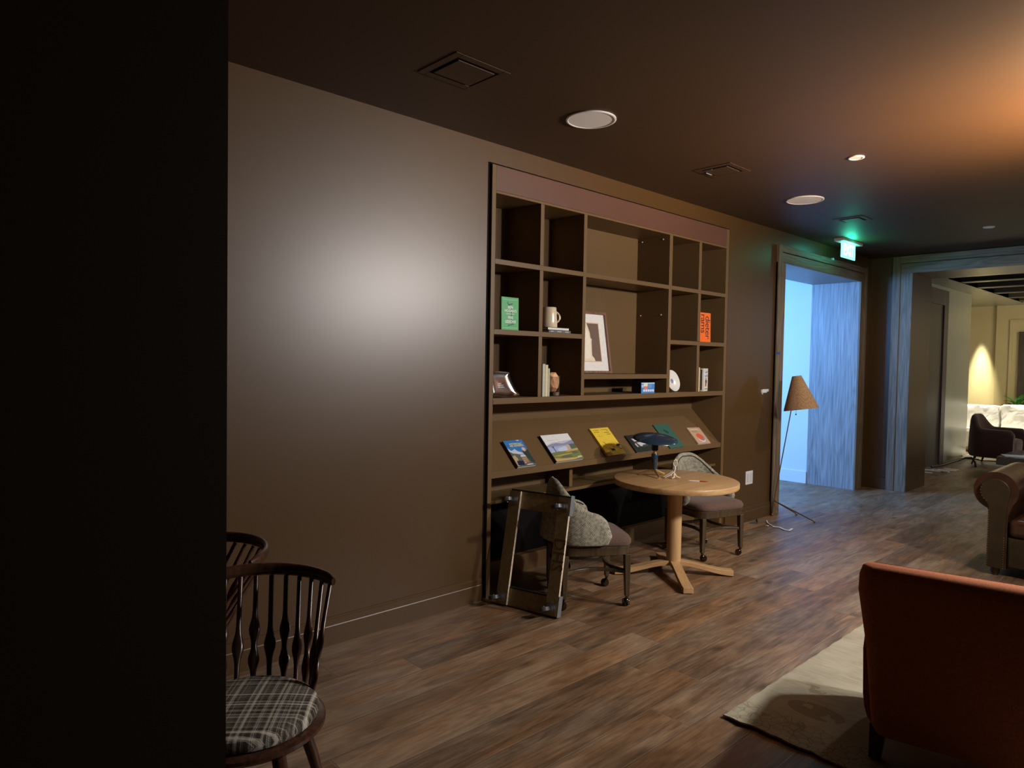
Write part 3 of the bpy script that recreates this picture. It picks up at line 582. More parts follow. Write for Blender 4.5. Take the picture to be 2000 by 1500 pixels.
# tumbler with crumpled copper paper
tb = thing('glass_tumbler', 'glass tumbler standing right of the slim spines, lower left cells', 'tumbler', (-0.072, 3.760, 1.3653))
bm = BM(); lathe(bm, [(0.058, 0), (0.062, 0.004), (0.066, 0.06), (0.069, 0.15), (0.0665, 0.15), (0.0635, 0.06), (0.058, 0.030), (0.0, 0.028)], 36, close_top=False); obj('glass', bm, 'clear', tb, smooth=True)
M['copper_paper'] = paint('copper_paper', (0.92, 0.48, 0.25), 0.45, 0.5, 0.15, 14, 0.2, 20)
bm = BM(); random.seed(11)
bmesh.ops.create_icosphere(bm, subdivisions=2, radius=1.0)
for v in bm.verts:
    f = 0.80+0.30*random.random(); v.co = Vector((v.co.x*0.060*f, v.co.y*0.060*f, v.co.z*0.074*f+(0.012 if v.co.z > 0.6 and random.random() < 0.5 else 0)))
    r_ = math.hypot(v.co.x, v.co.y)
    if r_ > 0.060: v.co.x *= 0.060/r_; v.co.y *= 0.060/r_
pp = obj('crumpled_paper', bm, 'copper_paper', None); pp.location = (-0.072, 3.760, 1.3653+0.098); tag(pp, 'crumpled copper-orange paper stuffed into the glass tumbler', 'paper')
# picture frame
fr = thing('picture_frame', 'walnut-framed picture of a pale torso on brown, leaning in the centre cell', 'picture', mat=basis((-0.175, 4.075, 1.5285), (0, 1, 0), (-0.16, 0, 0.987)))
fw, fh = 0.505, 0.515
bm = BM()
for q in ((0, fw, 0, 0.020), (0, fw, fh-0.020, fh), (0, 0.020, 0.020, fh-0.020), (fw-0.020, fw, 0.020, fh-0.020)): box(bm, q[0], q[1], q[2], q[3], 0, 0.028)
obj('frame', bm, wood('walnut_frame', (0.10, 0.045, 0.024), (0.24, 0.115, 0.065), 1, 0.4), fr, bevel=0.001)
bm = BM(); box(bm, 0.02, fw-0.02, 0.02, fh-0.02, 0.004, 0.010); obj('mat_board', bm, C('mat_white', (0.80, 0.78, 0.74), 0.8), fr)
art(fr, [(C('print_bg', (0.72, 0.52, 0.30)), rect(0.0900, 0.4095, 0.095, 0.425)), (C('print_brown', (0.17, 0.105, 0.080)), rect(0.2340, 0.4023, 0.103, 0.417)),
         (C('torso_cream', (0.82, 0.70, 0.52)), [(0.0990, 0.103), (0.3240, 0.103), (0.3150, 0.125), (0.2880, 0.150), (0.2925, 0.20), (0.2970, 0.26), (0.3042, 0.285), (0.2898, 0.295), (0.2862, 0.34), (0.2700, 0.385), (0.2565, 0.417), (0.0990, 0.417)]),
         (C('torso_light', (0.88, 0.80, 0.66)), [(0.1980, 0.12), (0.2700, 0.13), (0.2790, 0.20), (0.2835, 0.28), (0.2610, 0.36), (0.2160, 0.40), (0.1800, 0.30)])], 0.010, name='print')
# blue tin
tn = thing('printed_box', 'small bright blue printed box with picture labels, low centre cell', 'box', (-0.01, 4.80, 1.3653))
bm = BM(); box(bm, -0.10, -0.001, 0, 0.192, 0, 0.0915); obj('carton', bm, 'lamp_black', tn, bevel=0.001)
bm = BM(); box(bm, -0.001, 0.0001, 0.0, 0.192, 0, 0.0915); obj('front_face', bm, C('carton_blue', (0.06, 0.25, 0.66)), tn)
bm = BM(); mats_ = [C('label_ice', (0.45, 0.62, 0.80)), C('label_cream', (0.78, 0.78, 0.60)), C('label_red', (0.72, 0.22, 0.22)), C('label_white', (0.74, 0.78, 0.82)), C('label_steel', (0.18, 0.33, 0.52))]
def lab(y0, y1, z0, z1, mi, k=1): box(bm, 0.0001, 0.0004+0.0002*k, y0, y1, z0, z1, mi)
lab(0.002, 0.190, 0.080, 0.090, 0); lab(0.002, 0.035, 0.050, 0.072, 0); lab(0.035, 0.090, 0.058, 0.088, 1, 2); lab(0.037, 0.090, 0.034, 0.060, 2, 3); lab(0.100, 0.150, 0.045, 0.078, 4)
for i in range(5): lab(0.028+i*0.032, 0.054+i*0.032, 0.014, 0.032, 3, 2)
obj('print', bm, mats_, tn)
# plate leaning in its cell
pl = thing('plate', 'white porcelain plate with blue centre mark propped in the lower right cells', 'plate', mat=basis((-0.100, 5.383, 1.4625), (0, 1, 0), (-0.30, 0.0, 0.954)))
bm = BM(); lathe(bm, [(0.0, 0.0), (0.06, 0.0), (0.065, 0.003), (0.099, 0.016), (0.101, 0.018), (0.099, 0.0205), (0.066, 0.008), (0.058, 0.005), (0.001, 0.005)], 48, close_bot=False); obj('dish', bm, 'porcelain', pl, smooth=True)
bm = BM(); lathe(bm, [(0.001, 0.0054), (0.007, 0.0054)], 20, close_top=False, close_bot=False); lathe(bm, [(0.010, 0.0054), (0.018, 0.0054)], 24, close_top=False, close_bot=False); lathe(bm, [(0.0205, 0.0054), (0.0225, 0.0054)], 24, close_top=False, close_bot=False)
obj('centre_mark', bm, C('plate_ink', (0.10, 0.12, 0.35)), pl)

# ------------------------------------------------------------------ round table
tx, ty = 0.53, 4.525
tt = thing('round_table', 'round pale oak pedestal table with four curved feet', 'table', (tx, ty, 0))
bm = BM(); lathe(bm, [(0.455, 0.695), (0.466, 0.698), (0.470, 0.704), (0.470, 0.733), (0.467, 0.738), (0.463, 0.740)], 96); obj('tabletop', bm, 'table_oak', tt, smooth=True)
bm = BM(); lathe(bm, [(0.055, 0.100), (0.055, 0.68), (0.11, 0.682), (0.11, 0.695)], 48); obj('column', bm, 'table_oak_z', tt, smooth=True)
ft0 = None
for k in range(4):
    if ft0 is None:
        bm = BM(); pr = []
        n_ = 16
        for i in range(n_+1):
            t = i/n_; x = 0.0+0.455*t; s_ = t*t*(3-2*t); top = 0.118-0.072*s_; q_ = max(0.0, (t-0.10)/0.90); bot = 0.078-0.072*(q_*q_*(3-2*q_)); hw = 0.034+0.002*t
            pr.append([Vector((x, -hw, bot)), Vector((x, hw, bot)), Vector((x, hw, top)), Vector((x, -hw, top))])
        rings(bm, pr); ft0 = obj('foot', bm, wood('pale_oak_foot', (0.43, 0.24, 0.098), (0.62, 0.385, 0.180), 0, 0.40, 0.8, 0.7, 0.04), tt, bevel=0.002)
        bm = BM(); lathe(bm, [(0.012, 0), (0.012, 0.006)], 16); g_ = obj('glide', bm, 'rubber', ft0, loc=(0.43, 0, 0)); gl0 = g_
        f = ft0
    else:
        f = ft0.copy(); COL.objects.link(f); f.parent = tt; g2 = gl0.copy(); COL.objects.link(g2); g2.parent = f
    f.rotation_euler = (0, 0, R(-43+90*k))

# desk lamp
dl = thing('desk_lamp', 'midnight-blue desk lamp with tilted dish shade on brass tripod feet', 'lamp', (0.352, 4.500, 0.740))
bm = BM(); lathe(bm, [(0.012, 0.050), (0.015, 0.058), (0.023, 0.130), (0.027, 0.172), (0.024, 0.178)], 24); obj('stem', bm, 'lamp_blue', dl, smooth=True)
bm = BM(); lathe(bm, [(0.008, 0.036), (0.016, 0.038), (0.016, 0.052), (0.011, 0.054)], 20); obj('hub', bm, 'brass_bright', dl, smooth=True)
for a in (205, 325, 85):
    bm = BM(); d_ = Vector((math.cos(R(a)), math.sin(R(a)), 0)); tube(bm, [d_*0.008+Vector((0, 0, 0.048)), d_*0.06+Vector((0, 0, 0.030)), d_*0.118+Vector((0, 0, 0.008))], [(0.009, 0.012), (0.009, 0.010), (0.010, 0.007)], 8); obj('foot', bm, 'brass_bright', dl, smooth=True)
bm = BM(); lathe(bm, [(0.013, 0.176), (0.017, 0.180), (0.017, 0.188), (0.010, 0.192)], 20); ball(bm, (0.0, 0.0, 0.196), 0.010, 12); obj('joint', bm, 'brass_bright', dl, smooth=True)
bm = BM(); lathe(bm, [(0.020, 0.200), (0.026, 0.206), (0.027, 0.275), (0.022, 0.300)], 24); obj('socket', bm, 'lamp_black', dl, smooth=True)
mt_ = T(0.0, 0.0, 0.288) @ Matrix.Rotation(R(6), 4, Vector((0.68, 0.73, 0)).normalized()) @ Matrix.Rotation(R(4), 4, 'Y')
bm = BM(); lathe(bm, [(0.176, 0.0), (0.172, 0.008), (0.15, 0.018), (0.11, 0.029), (0.06, 0.036), (0.03, 0.040), (0.012, 0.042), (0.012, 0.038), (0.06, 0.032), (0.11, 0.025), (0.148, 0.014), (0.170, 0.004), (0.174, 0.0)], 56, m=mt_, close_top=False, close_bot=False); obj('shade', bm, 'lamp_blue', dl, smooth=True)
# bone-coloured jointed ornament
fg = thing('jointed_ornament', 'small pale jointed wooden figurine on the table beside the desk lamp', 'figurine', (0.500, 4.530, 0.740))
def limb(name, pts, rad): 
    b_ = BM(); tube(b_, pts, rad, 10); return obj(name, b_, 'bone', fg, smooth=True)
limb('limb', [(-0.055, -0.045, 0.008), (-0.03, -0.02, 0.030), (0.0, 0.012, 0.058)], [(0.009, 0.005), (0.013, 0.006), (0.010, 0.006)])
limb('limb', [(-0.030, -0.060, 0.007), (-0.005, -0.025, 0.028), (0.005, 0.006, 0.050)], [(0.006, 0.004), (0.008, 0.005), (0.006, 0.005)])
limb('limb', [(0.055, 0.020, 0.009), (0.03, 0.01, 0.016), (0.012, 0.005, 0.040)], [(0.006, 0.004), (0.009, 0.005), (0.006, 0.005)])
limb('limb', [(0.020, -0.040, 0.006), (0.022, -0.015, 0.014), (0.012, 0.0, 0.040)], [(0.006, 0.004), (0.009, 0.005), (0.006, 0.005)])
limb('limb', [(-0.085, 0.0, 0.006), (-0.055, 0.005, 0.012), (-0.02, 0.012, 0.020)], [(0.010, 0.004), (0.014, 0.005), (0.010, 0.005)])
limb('neck', [(0.006, 0.008, 0.045), (0.012, 0.012, 0.070), (0.008, 0.016, 0.092)], [0.007, 0.005, 0.006])
bm = BM(); pts = [(0.010+0.012*math.sin(2*PI*i/16)*0.7, 0.018+0.012*math.sin(2*PI*i/16), 0.116-0.026*math.cos(2*PI*i/16)) for i in range(17)]; tube(bm, pts, 0.0048, 8); ball(bm, (0.010, 0.018, 0.147), 0.006, 10); obj('head_loop', bm, 'bone', fg, smooth=True)
bm = BM(); ball(bm, (0.003, 0.009, 0.055), 0.0075, 10); obj('pivot', bm, 'steel', fg, smooth=True)
# pen
pn = thing('pen', 'white pen with red cap lying on the round table', 'pen', mat=basis((0.648, 4.510, 0.7435), (0.822, 0.569, 0), (-0.569, 0.822, 0)))
bm = BM(); tube(bm, [(0, 0, 0.0012), (0.006, 0, 0.0012), (0.02, 0, 0.0012), (0.086, 0, 0.0012)], [0.0012, 0.0030, 0.0045, 0.0047], 14); obj('barrel', bm, 'white_plastic', pn, smooth=True)
bm = BM(); tube(bm, [(0.086, 0, 0.0012), (0.120, 0, 0.0012), (0.146, 0, 0.0012)], [0.0047, 0.0036, 0.0012], 14); obj('cap', bm, C('pen_red', (0.35, 0.03, 0.02)), pn, smooth=True)

# ------------------------------------------------------------------ game chairs on casters
def tub_chair(label, loc, rz):
    ch = thing('caster_chair', label, 'chair', loc, rz, 'tweed caster chairs at the round table')
    # backrest shell, facing +X
    path = []
    ny = 26
    for i in range(5): path.append((0.085-0.135*i/5, -0.262))
    for i in range(ny+1):
        t = -PI/2+PI*i/ny; path.append((-0.05-0.255*math.cos(t)**0.85 if math.cos(t) > 1e-6 else -0.05, 0.262*math.sin(t)))
    for i in range(1, 6): path.append((-0.05+0.135*i/5, 0.262))
    P2 = [Vector((a, b_, 0)) for a, b_ in path]; n_ = len(P2); cum = [0]
    for i in range(1, n_): cum.append(cum[-1]+(P2[i]-P2[i-1]).length)
    Ltot = cum[-1]; rs = []; pip = []
    for i, p in enumerate(P2):
        d = (P2[min(i+1, n_-1)]-P2[max(i-1, 0)]).normalized(); nrm = Vector((d.y, -d.x, 0))
        s_ = abs(cum[i]-Ltot/2); e = Ltot/2-s_
        k = min(max((s_-0.05)/0.40, 0), 1); k = k*k*(3-2*k)
        top = 0.832-0.185*k-0.04*max(0, (s_-0.30)/0.40)
        rr = 0.115
        if e < rr: top -= rr*(1-math.sqrt(max(0, 1-(1-e/rr)**2)))
        bot = 0.432
        if e < 0.05: bot += 0.05*(1-math.sqrt(max(0, 1-(1-e/0.05)**2)))
        th = 0.056 if e > 0.03 else 0.030+0.026*math.sqrt(max(e, 0)/0.03)
        lean = 0.055*(top-0.43)/0.39
        hh = top-bot; o_ = []
        for f, w_ in ((0.0, 0.38), (0.08, 0.50), (0.5, 0.54), (0.86, 0.47), (0.96, 0.33), (1.0, 0.08)):
            o_.append(p+nrm*(th*w_+lean*f)+Vector((0, 0, bot+hh*f)))
        for f, w_ in ((1.0, -0.08), (0.96, -0.33), (0.86, -0.47), (0.5, -0.52), (0.08, -0.50), (0.0, -0.38)):
            o_.append(p+nrm*(th*w_+lean*f)+Vector((0, 0, bot+hh*f)))
        rs.append(o_); pip.append(p+nrm*(th*0.40+lean*0.93)+Vector((0, 0, bot+hh*0.93)))
    bm = BM(); rings(bm, rs); obj('backrest', bm, 'tweed', ch, smooth=70)
    bm = BM(); tube(bm, pip[2:-2], 0.0042, 8, hint=Vector((0, 0, 1))); obj('piping', bm, 'piping', ch, smooth=True)
    # seat
    def sq(r_, z, e=0.36, cx=0.0, ky=1.0): return [Vector((cx+r_*abs(math.cos(t))**e*(1 if math.cos(t) > 0 else -1), ky*r_*abs(math.sin(t))**e*(1 if math.sin(t) > 0 else -1), z)) for t in [2*PI*(j+0.5)/44 for j in range(44)]]
    bm = BM(); rings(bm, [sq(0.245, 0.412), sq(0.256, 0.425), sq(0.257, 0.445), sq(0.245, 0.466), sq(0.205, 0.480), sq(0.12, 0.488), sq(0.02, 0.490)]); obj('seat', bm, 'seat_brown', ch, smooth=70)
    bm = BM(); rings(bm, [sq(0.238, 0.350), sq(0.246, 0.356), sq(0.248, 0.398), sq(0.252, 0.404), sq(0.252, 0.410), sq(0.246, 0.414)]); obj('seat_frame', bm, 'walnut', ch, smooth=50)
    for sx_ in (1, -1):
        for sy_ in (1, -1):
            bm = BM(); tube(bm, [(sx_*0.212, sy_*0.212, 0.355), (sx_*0.214, sy_*0.214, 0.2), (sx_*0.216, sy_*0.216, 0.072)], [(0.0215, 0.0215), (0.019, 0.019), (0.0155, 0.0155)], 4, sq=True, hint=Vector((0, 1, 0)))
            lg = obj('leg', bm, 'walnut', ch, bevel=0.005, seg=3)
            x0, y0 = sx_*0.216, sy_*0.216
            bm = BM(); tube(bm, [(x0, y0, 0.073), (x0, y0, 0.056)], [0.012, 0.010], 14)
            dd = Vector((math.cos(0.6+sx_*2+sy_), math.sin(0.6+sx_*2+sy_), 0)); ax = Vector((-dd.y, dd.x, 0)); c_ = Vector((x0, y0, 0.027))+dd*0.016
            for s2 in (-1, 1): tube(bm, [c_+ax*s2*0.004, c_+ax*s2*0.019], [0.0265, 0.0225], 20)
            tube(bm, [c_-ax*0.006, c_+ax*0.006], [0.017, 0.017], 14); ball(bm, c_+Vector((0, 0, 0.012))-dd*0.008, 0.018, 12)
            obj('caster', bm, 'bronze', lg, smooth=True)
    for k in range(4):
        a = PI/2*k; bm = BM(); pts = []
        for i in range(11):
            t = -1+2*i/10; x = 0.212-0.075*(1-t*t); y = 0.205*t
            pts.append((x*math.cos(a)-y*math.sin(a), x*math.sin(a)+y*math.cos(a), 0.235))
        tube(bm, pts, [(0.011, 0.0115)]*11, 4, sq=True, hint=Vector((0, 0, 1))); obj('stretcher', bm, 'walnut', ch, bevel=0.003)
    return ch
tub_chair('tweed tub chair with brown seat behind the upended wheeled dolly', (0.425, 3.625, 0), R(57))
tub_chair('tweed tub chair with brown seat on the far side of the round table', (0.335, 5.27, 0), R(-15))

# ------------------------------------------------------------------ furniture dolly leaning on the near chair
BL_ = Vector((0.125, 3.065, 0.0)); BR_ = Vector((0.600, 3.185, 0.0)); up_ = Vector((-0.055, 0.155, 0.735)).normalized()
u_ = (BR_-BL_).normalized(); up_ = (up_-u_*up_.dot(u_)).normalized()
DM = basis(BL_+Vector((0, 0, 0.006)), u_, up_)    # local: X across, Y up the dolly, Z towards the room
dd_ = thing('wheeled_dolly', 'upended wooden furniture dolly with four small wheels leaning on a chair', 'dolly', mat=DM)
DW, DL = 0.462, 0.762
for k, x0 in enumerate((0.0, DW-0.085)):
    bm = BM(); box(bm, x0, x0+0.085, 0.004, DL-0.012, 0.0, 0.020)
    bmesh.ops.recalc_face_normals(bm, faces=bm.faces)
    for f in bm.faces:
        if f.normal.x > 0.9 or f.normal.x < -0.9: f.material_index = 1
    obj('side_board', bm, ['ply', 'ply_edge'], dd_)
for y0 in (0.0, DL-0.125):
    bm = BM(); box(bm, 0.0, DW, y0, y0+0.112, -0.022, -0.0005); obj('cross_board', bm, 'ply', dd_)
    bm = BM(); box(bm, 0.0, DW, y0+0.1125, y0+0.124, -0.024, 0.004); obj('rubber_strip', bm, 'rubber', dd_, bevel=0.002)
for y0 in (0.0, DL-0.125):
    bm = BM(); box(bm, DW+0.0005, DW+0.006, y0-0.001, y0+0.130, -0.030, 0.020); obj('edge_bumper', bm, 'grey_rubber', dd_, bevel=0.002)
def dolly_caster(cx, cy2, ang):
    bm = BM(); box(bm, cx-0.030, cx+0.030, cy2-0.030, cy2+0.030, 0.0205, 0.0235)
    tube(bm, [(cx, cy2, 0.0235), (cx, cy2, 0.034)], 0.018, 18)
    dx, dy = math.cos(ang), math.sin(ang); ax = Vector((-dy, dx, 0)); wc = Vector((cx+dx*0.022, cy2+dy*0.022, 0.078))
    for s2 in (-1, 1):
        p0 = Vector((cx, cy2, 0.034))+ax*s2*0.013; p1 = wc+ax*s2*0.015
        tube(bm, [p0, (p0+p1)/2, p1], [(0.014, 0.0018), (0.011, 0.0018), (0.008, 0.0018)], 8, hint=ax)
    tube(bm, [wc-ax*0.019, wc+ax*0.019], 0.005, 10)
    c0 = obj('caster', bm, 'steel', dd_, smooth=35)
    bm = BM(); tube(bm, [wc-ax*0.013, wc-ax*0.011, wc+ax*0.011, wc+ax*0.013], [0.032, 0.036, 0.036, 0.032], 28); obj('wheel', bm, 'wheel_grey', c0, smooth=35)
for cx_, cy2 in ((0.040, 0.052), (DW-0.042, 0.052), (0.040, DL-0.070), (DW-0.042, DL-0.070)): dolly_caster(cx_, cy2, R(200))
text('DHS', 0.115, T(DW-0.042, 0.385, 0.0204) @ Matrix.Rotation(R(-90), 4, 'Z'), 'marker', dd_, squeeze=0.95)

# ------------------------------------------------------------------ wooden spindle chairs
def spindle_chair(label, loc, rz):
    ch = thing('spindle_chair', label, 'chair', loc, rz, 'dark spindle-back chairs by the partition')
    bm = BM(); lathe(bm, [(0.180, 0.392), (0.235, 0.400), (0.248, 0.412), (0.248, 0.424), (0.238, 0.430)], 56); obj('seat', bm, 'spindle_wood', ch, smooth=True)
    bm = BM(); lathe(bm, [(0.205, 0.430), (0.221, 0.436), (0.227, 0.452), (0.221, 0.470), (0.202, 0.481), (0.12, 0.487), (0.001, 0.489)], 56); obj('cushion', bm, 'plaid', ch, smooth=True)
    rc = Vector((-0.167, 0, 0)); bc_ = Vector((-0.062, 0, 0)); N_ = 13
    pts = []; rad = []
    for i in range(33):
        t = PI+R(-71+142*i/32); pts.append(rc+Vector((0.300*math.cos(t), 0.300*math.sin(t), 0.776+0.012*math.cos(R(-71+142*i/32)))))
        e = min(i, 32-i); rad.append((0.0155*min(1, 0.55+e*0.25), 0.024*min(1, 0.6+e*0.2)))
    bm = BM(); tube(bm, pts, rad, 14, hint=Vector((0, 0, 1))); obj('top_rail', bm, 'spindle_wood', ch, smooth=True)
    for i in range(N_):
        ft = -66+132*i/(N_-1); fb = ft*1.50
        a = PI+R(ft); b_ = PI+R(fb)
        top = rc+Vector((0.297*math.cos(a), 0.297*math.sin(a), 0.762)); bot = bc_+Vector((0.196*math.cos(b_), 0.196*math.sin(b_), 0.418))
        bm = BM(); pr = []; rd = []; dbl = i % 2 == 0
        tang = Vector((-math.sin(a), math.cos(a), 0)); 
        for k in range(25):
            t = k/24; p = bot.lerp(top, t); w_ = 0.0092
            def bl(c, s_): return math.exp(-((t-c)/s_)**2)
            w_ += (0.0115*bl(0.23, 0.075)+0.0115*bl(0.50, 0.085)) if dbl else 0.0125*bl(0.36, 0.095)
            pr.append(p); rd.append((w_, 0.0080))
        rs = []
        for k, p in enumerate(pr):
            d = (top-bot).normalized(); s1 = (tang-d*tang.dot(d)).normalized(); s2 = d.cross(s1)
            rs.append([p+s1*rd[k][0]*math.cos(2*PI*j/10)+s2*rd[k][1]*math.sin(2*PI*j/10) for j in range(10)])
        rings(bm, rs); obj('spindle', bm, 'spindle_wood', ch, smooth=60)
    for a in (R(33), R(118), R(-118), R(-33)):
        d_ = Vector((math.cos(a), math.sin(a), 0))
        bm = BM(); tube(bm, [d_*0.175+Vector((0, 0, 0.402)), d_*0.235+Vector((0, 0, 0.22)), d_*0.300+Vector((0, 0, 0.0))], [0.0225, 0.0205, 0.0145], 18); obj('leg', bm, 'spindle_wood', ch, smooth=True)
    return ch
def plaid():
    m, n, b = nt('charcoal_plaid_wool')
    v = coords(n, (1, 1, 1), rot=(0, 0, R(12)))
    sx = n.nodes.new('ShaderNodeSeparateXYZ'); n.links.new(v, sx.inputs[0])
    outs = []
    for ax, f1, f2 in (('X', 420, 75), ('Y', 390, 66)):
        ns = node(n, 'ShaderNodeTexNoise', Scale=1.0, Detail=2.0); ns.noise_dimensions = '1D'
        mu = node(n, 'ShaderNodeMath', operation='MULTIPLY'); mu.inputs[1].default_value = f1; n.links.new(sx.outputs[ax], mu.inputs[0]); n.links.new(mu.outputs[0], ns.inputs['W'])
        ns2 = node(n, 'ShaderNodeTexNoise', Scale=1.0, Detail=0.0); ns2.noise_dimensions = '1D'
        mu2 = node(n, 'ShaderNodeMath', operation='MULTIPLY'); mu2.inputs[1].default_value = f2; n.links.new(sx.outputs[ax], mu2.inputs[0]); n.links.new(mu2.outputs[0], ns2.inputs['W'])
        ad = node(n, 'ShaderNodeMath', operation='ADD'); n.links.new(ns.outputs[0], ad.inputs[0]); n.links.new(ns2.outputs[0], ad.inputs[1]); outs.append(ad.outputs[0])
    ck = node(n, 'ShaderNodeTexChecker', Scale=600.0); n.links.new(v, ck.inputs['Vector'])
    mx = n.nodes.new('ShaderNodeMix'); n.links.new(ck.outputs['Fac'], mx.inputs[0]); n.links.new(outs[0], mx.inputs[2]); n.links.new(outs[1], mx.inputs[3])
    mxx = node(n, 'ShaderNodeMath', operation='MAXIMUM'); n.links.new(outs[0], mxx.inputs[0]); n.links.new(outs[1], mxx.inputs[1])
    av = node(n, 'ShaderNodeMath', operation='ADD'); n.links.new(mx.outputs[0], av.inputs[0]); n.links.new(mxx.outputs[0], av.inputs[1])
    hf = node(n, 'ShaderNodeMath', operation='MULTIPLY'); hf.inputs[1].default_value = 0.5; n.links.new(av.outputs[0], hf.inputs[0])
    n.links.new(ramp(n, hf.outputs[0], [(0.90, (0.035, 0.030, 0.025)), (1.0, (0.13, 0.115, 0.095)), (1.0, (0.55, 0.50, 0.42))]), b.inputs['Base Color'])
    # normalise to the ramp's 0..1 range
    for l in list(n.links):
        if l.to_node.type == 'VALTORGB':
            n.links.remove(l)
    mr = n.nodes.new('ShaderNodeMapRange'); mr.inputs[1].default_value = 0.86; mr.inputs[2].default_value = 1.30; n.links.new(hf.outputs[0], mr.inputs[0])
    rp = [x for x in n.nodes if x.type == 'VALTORGB'][0]; e = rp.color_ramp.elements
    for el, (p, c) in zip(e, [(0.15, (0.045, 0.038, 0.030)), (0.5, (0.16, 0.14, 0.115)), (0.9, (0.60, 0.55, 0.46))]): el.position = p; el.color = (*c, 1)
    n.links.new(mr.outputs[0], rp.inputs['Fac'])
    b.inputs['Roughness'].default_value = 0.95; b.inputs['Specular IOR Level'].default_value = 0.1
    bump(n, b, hf.outputs[0], 0.5, 0.001)
    return m
M['plaid'] = plaid()
spindle_chair('dark spindle-back chair with plaid round cushion standing beside the dark partition', (1.285, 0.91, 0), R(-26))
spindle_chair('dark spindle-back chair half hidden behind the nearer spindle chair and the partition', (0.52, 0.825, 0), R(-80))

# ------------------------------------------------------------------ floor lamp by the doorway
fl = thing('floor_lamp', 'slender brass tripod floor lamp with woven cone shade beside the doorway', 'lamp', (0.05, 7.12, 0))
bm = BM(); tube(bm, [(-0.008, 0.02, 0.008), (0.01, 0.02, 0.17), (0.195, 0.03, 1.36)], 0.0055, 10); ball(bm, (-0.008, 0.02, 0.012), 0.012, 12); obj('pole', bm, 'brass', fl, smooth=True)
for e in ((0.437, 0.045), (0.145, 0.27)):
    bm = BM(); tube(bm, [(0.01, 0.02, 0.165), (e[0], e[1], 0.012)], 0.006, 10); ball(bm, (e[0], e[1], 0.012), 0.012, 12); obj('leg', bm, 'brass', fl, smooth=True)
ax_ = Vector((-0.16, -0.02, 1)).normalized(); sh = Vector((0.265, 0.04, 1.165)); a1, a2 = frame_of(ax_)
mm_ = Matrix(((a1.x, a2.x, ax_.x, sh.x), (a1.y, a2.y, ax_.y, sh.y), (a1.z, a2.z, ax_.z, sh.z), (0, 0, 0, 1)))
bm = BM(); lathe(bm, [(0.172, 0.0), (0.172, 0.012), (0.046, 0.355), (0.043, 0.355), (0.168, 0.012), (0.169, 0.0)], 40, m=mm_, close_top=False, close_bot=False)
obj('shade', bm, fabric('woven_raffia', (0.30, 0.17, 0.08), (0.52, 0.32, 0.17), 170, 0.9, 0.1, 0.6), fl, smooth=True)
bm = BM(); ball(bm, (0.215, 0.03, 1.110), 0.008, 10); tube(bm, [(0.215, 0.03, 1.112), (0.22, 0.03, 1.30)], 0.0012, 6); obj('pull_cord', bm, 'lamp_black', fl, smooth=True)
# cord, torn white strap on the floor
bm = BM()
zz = 0.006
for pts, w_ in (([(0.13, 6.84), (0.19, 6.74), (0.27, 6.67), (0.33, 6.63)], 0.007), ([(0.30, 6.63), (0.36, 6.645), (0.40, 6.63), (0.44, 6.59), (0.48, 6.60), (0.47, 6.69)], 0.013), ([(0.235, 6.62), (0.26, 6.615)], 0.014)):
    tube(bm, [(a, b_, zz+0.004*(i % 2)) for i, (a, b_) in enumerate(pts)], [(w_, 0.003)]*len(pts), 8, hint=Vector((0, 0, 1)))
tag(obj('torn_strap', bm, 'white_plastic', smooth=True), 'torn white strip lying on the floor below the floor lamp', 'strap')
bm = BM(); tube(bm, [(0.05, 6.79, 0.006), (0.09, 6.72, 0.006), (0.12, 6.66, 0.006), (0.07, 6.60, 0.006)], 0.004, 8); ball(bm, (0.055, 6.775, 0.010), 0.009, 10)
tag(obj('power_cord', bm, 'rubber', smooth=True), 'short dark cord lying at the foot of the wall by the floor lamp', 'cord')
# outlet, loose wall device, tape, ceiling items
ou = thing('wall_outlet', 'white double outlet plate low on the brown wall beside the bookcase', 'outlet', (0, 6.612, 0.386))
bm = BM(); box(bm, 0, 0.006, 0, 0.145, 0, 0.138); obj('cover_plate', bm, 'white_plastic', ou, bevel=0.002)
for y0 in (0.022, 0.085):
    bm = BM(); box(bm, 0.0058, 0.0085, y0, y0+0.040, 0.022, 0.116); s = obj('socket_face', bm, C('outlet_grey', (0.60, 0.60, 0.61)), ou, bevel=0.001)
bm = BM()
box(bm, 0.0, 0.018, 0, 0.105, 0.006, 0.040); box(bm, 0.0, 0.010, 0.03, 0.16, 0.016, 0.044); box(bm, 0, 0.012, 0.015, 0.03, -0.01, 0.006)
tag(obj('wall_bracket', bm, 'white_plastic', bevel=0.002, loc=(0, 6.885, 1.325)), 'small loose white bracket sticking to the wall by the doorway', 'bracket')
bm = BM(); box(bm, 0, 0.0006, 0, 0.075, 0, 0.024); tag(obj('painters_tape', bm, C('tape_blue', (0.02, 0.07, 0.40)), loc=(0.0345, 7.152, 1.742)), 'strip of blue tape stuck on the left doorway casing', 'tape')
bm = BM(); lathe(bm, [(0.0, 0.0), (0.016, 0.0), (0.016, 0.020), (0.010, 0.026)], 16, m=basis((0, 0, 0), (0, 1, 0), (0, 0, 1)))
tag(obj('door_sensor', bm, 'white_plastic', smooth=True, loc=(0.034, 8.50, 2.91)), 'tiny white sensor on the head casing of the doorway', 'sensor')
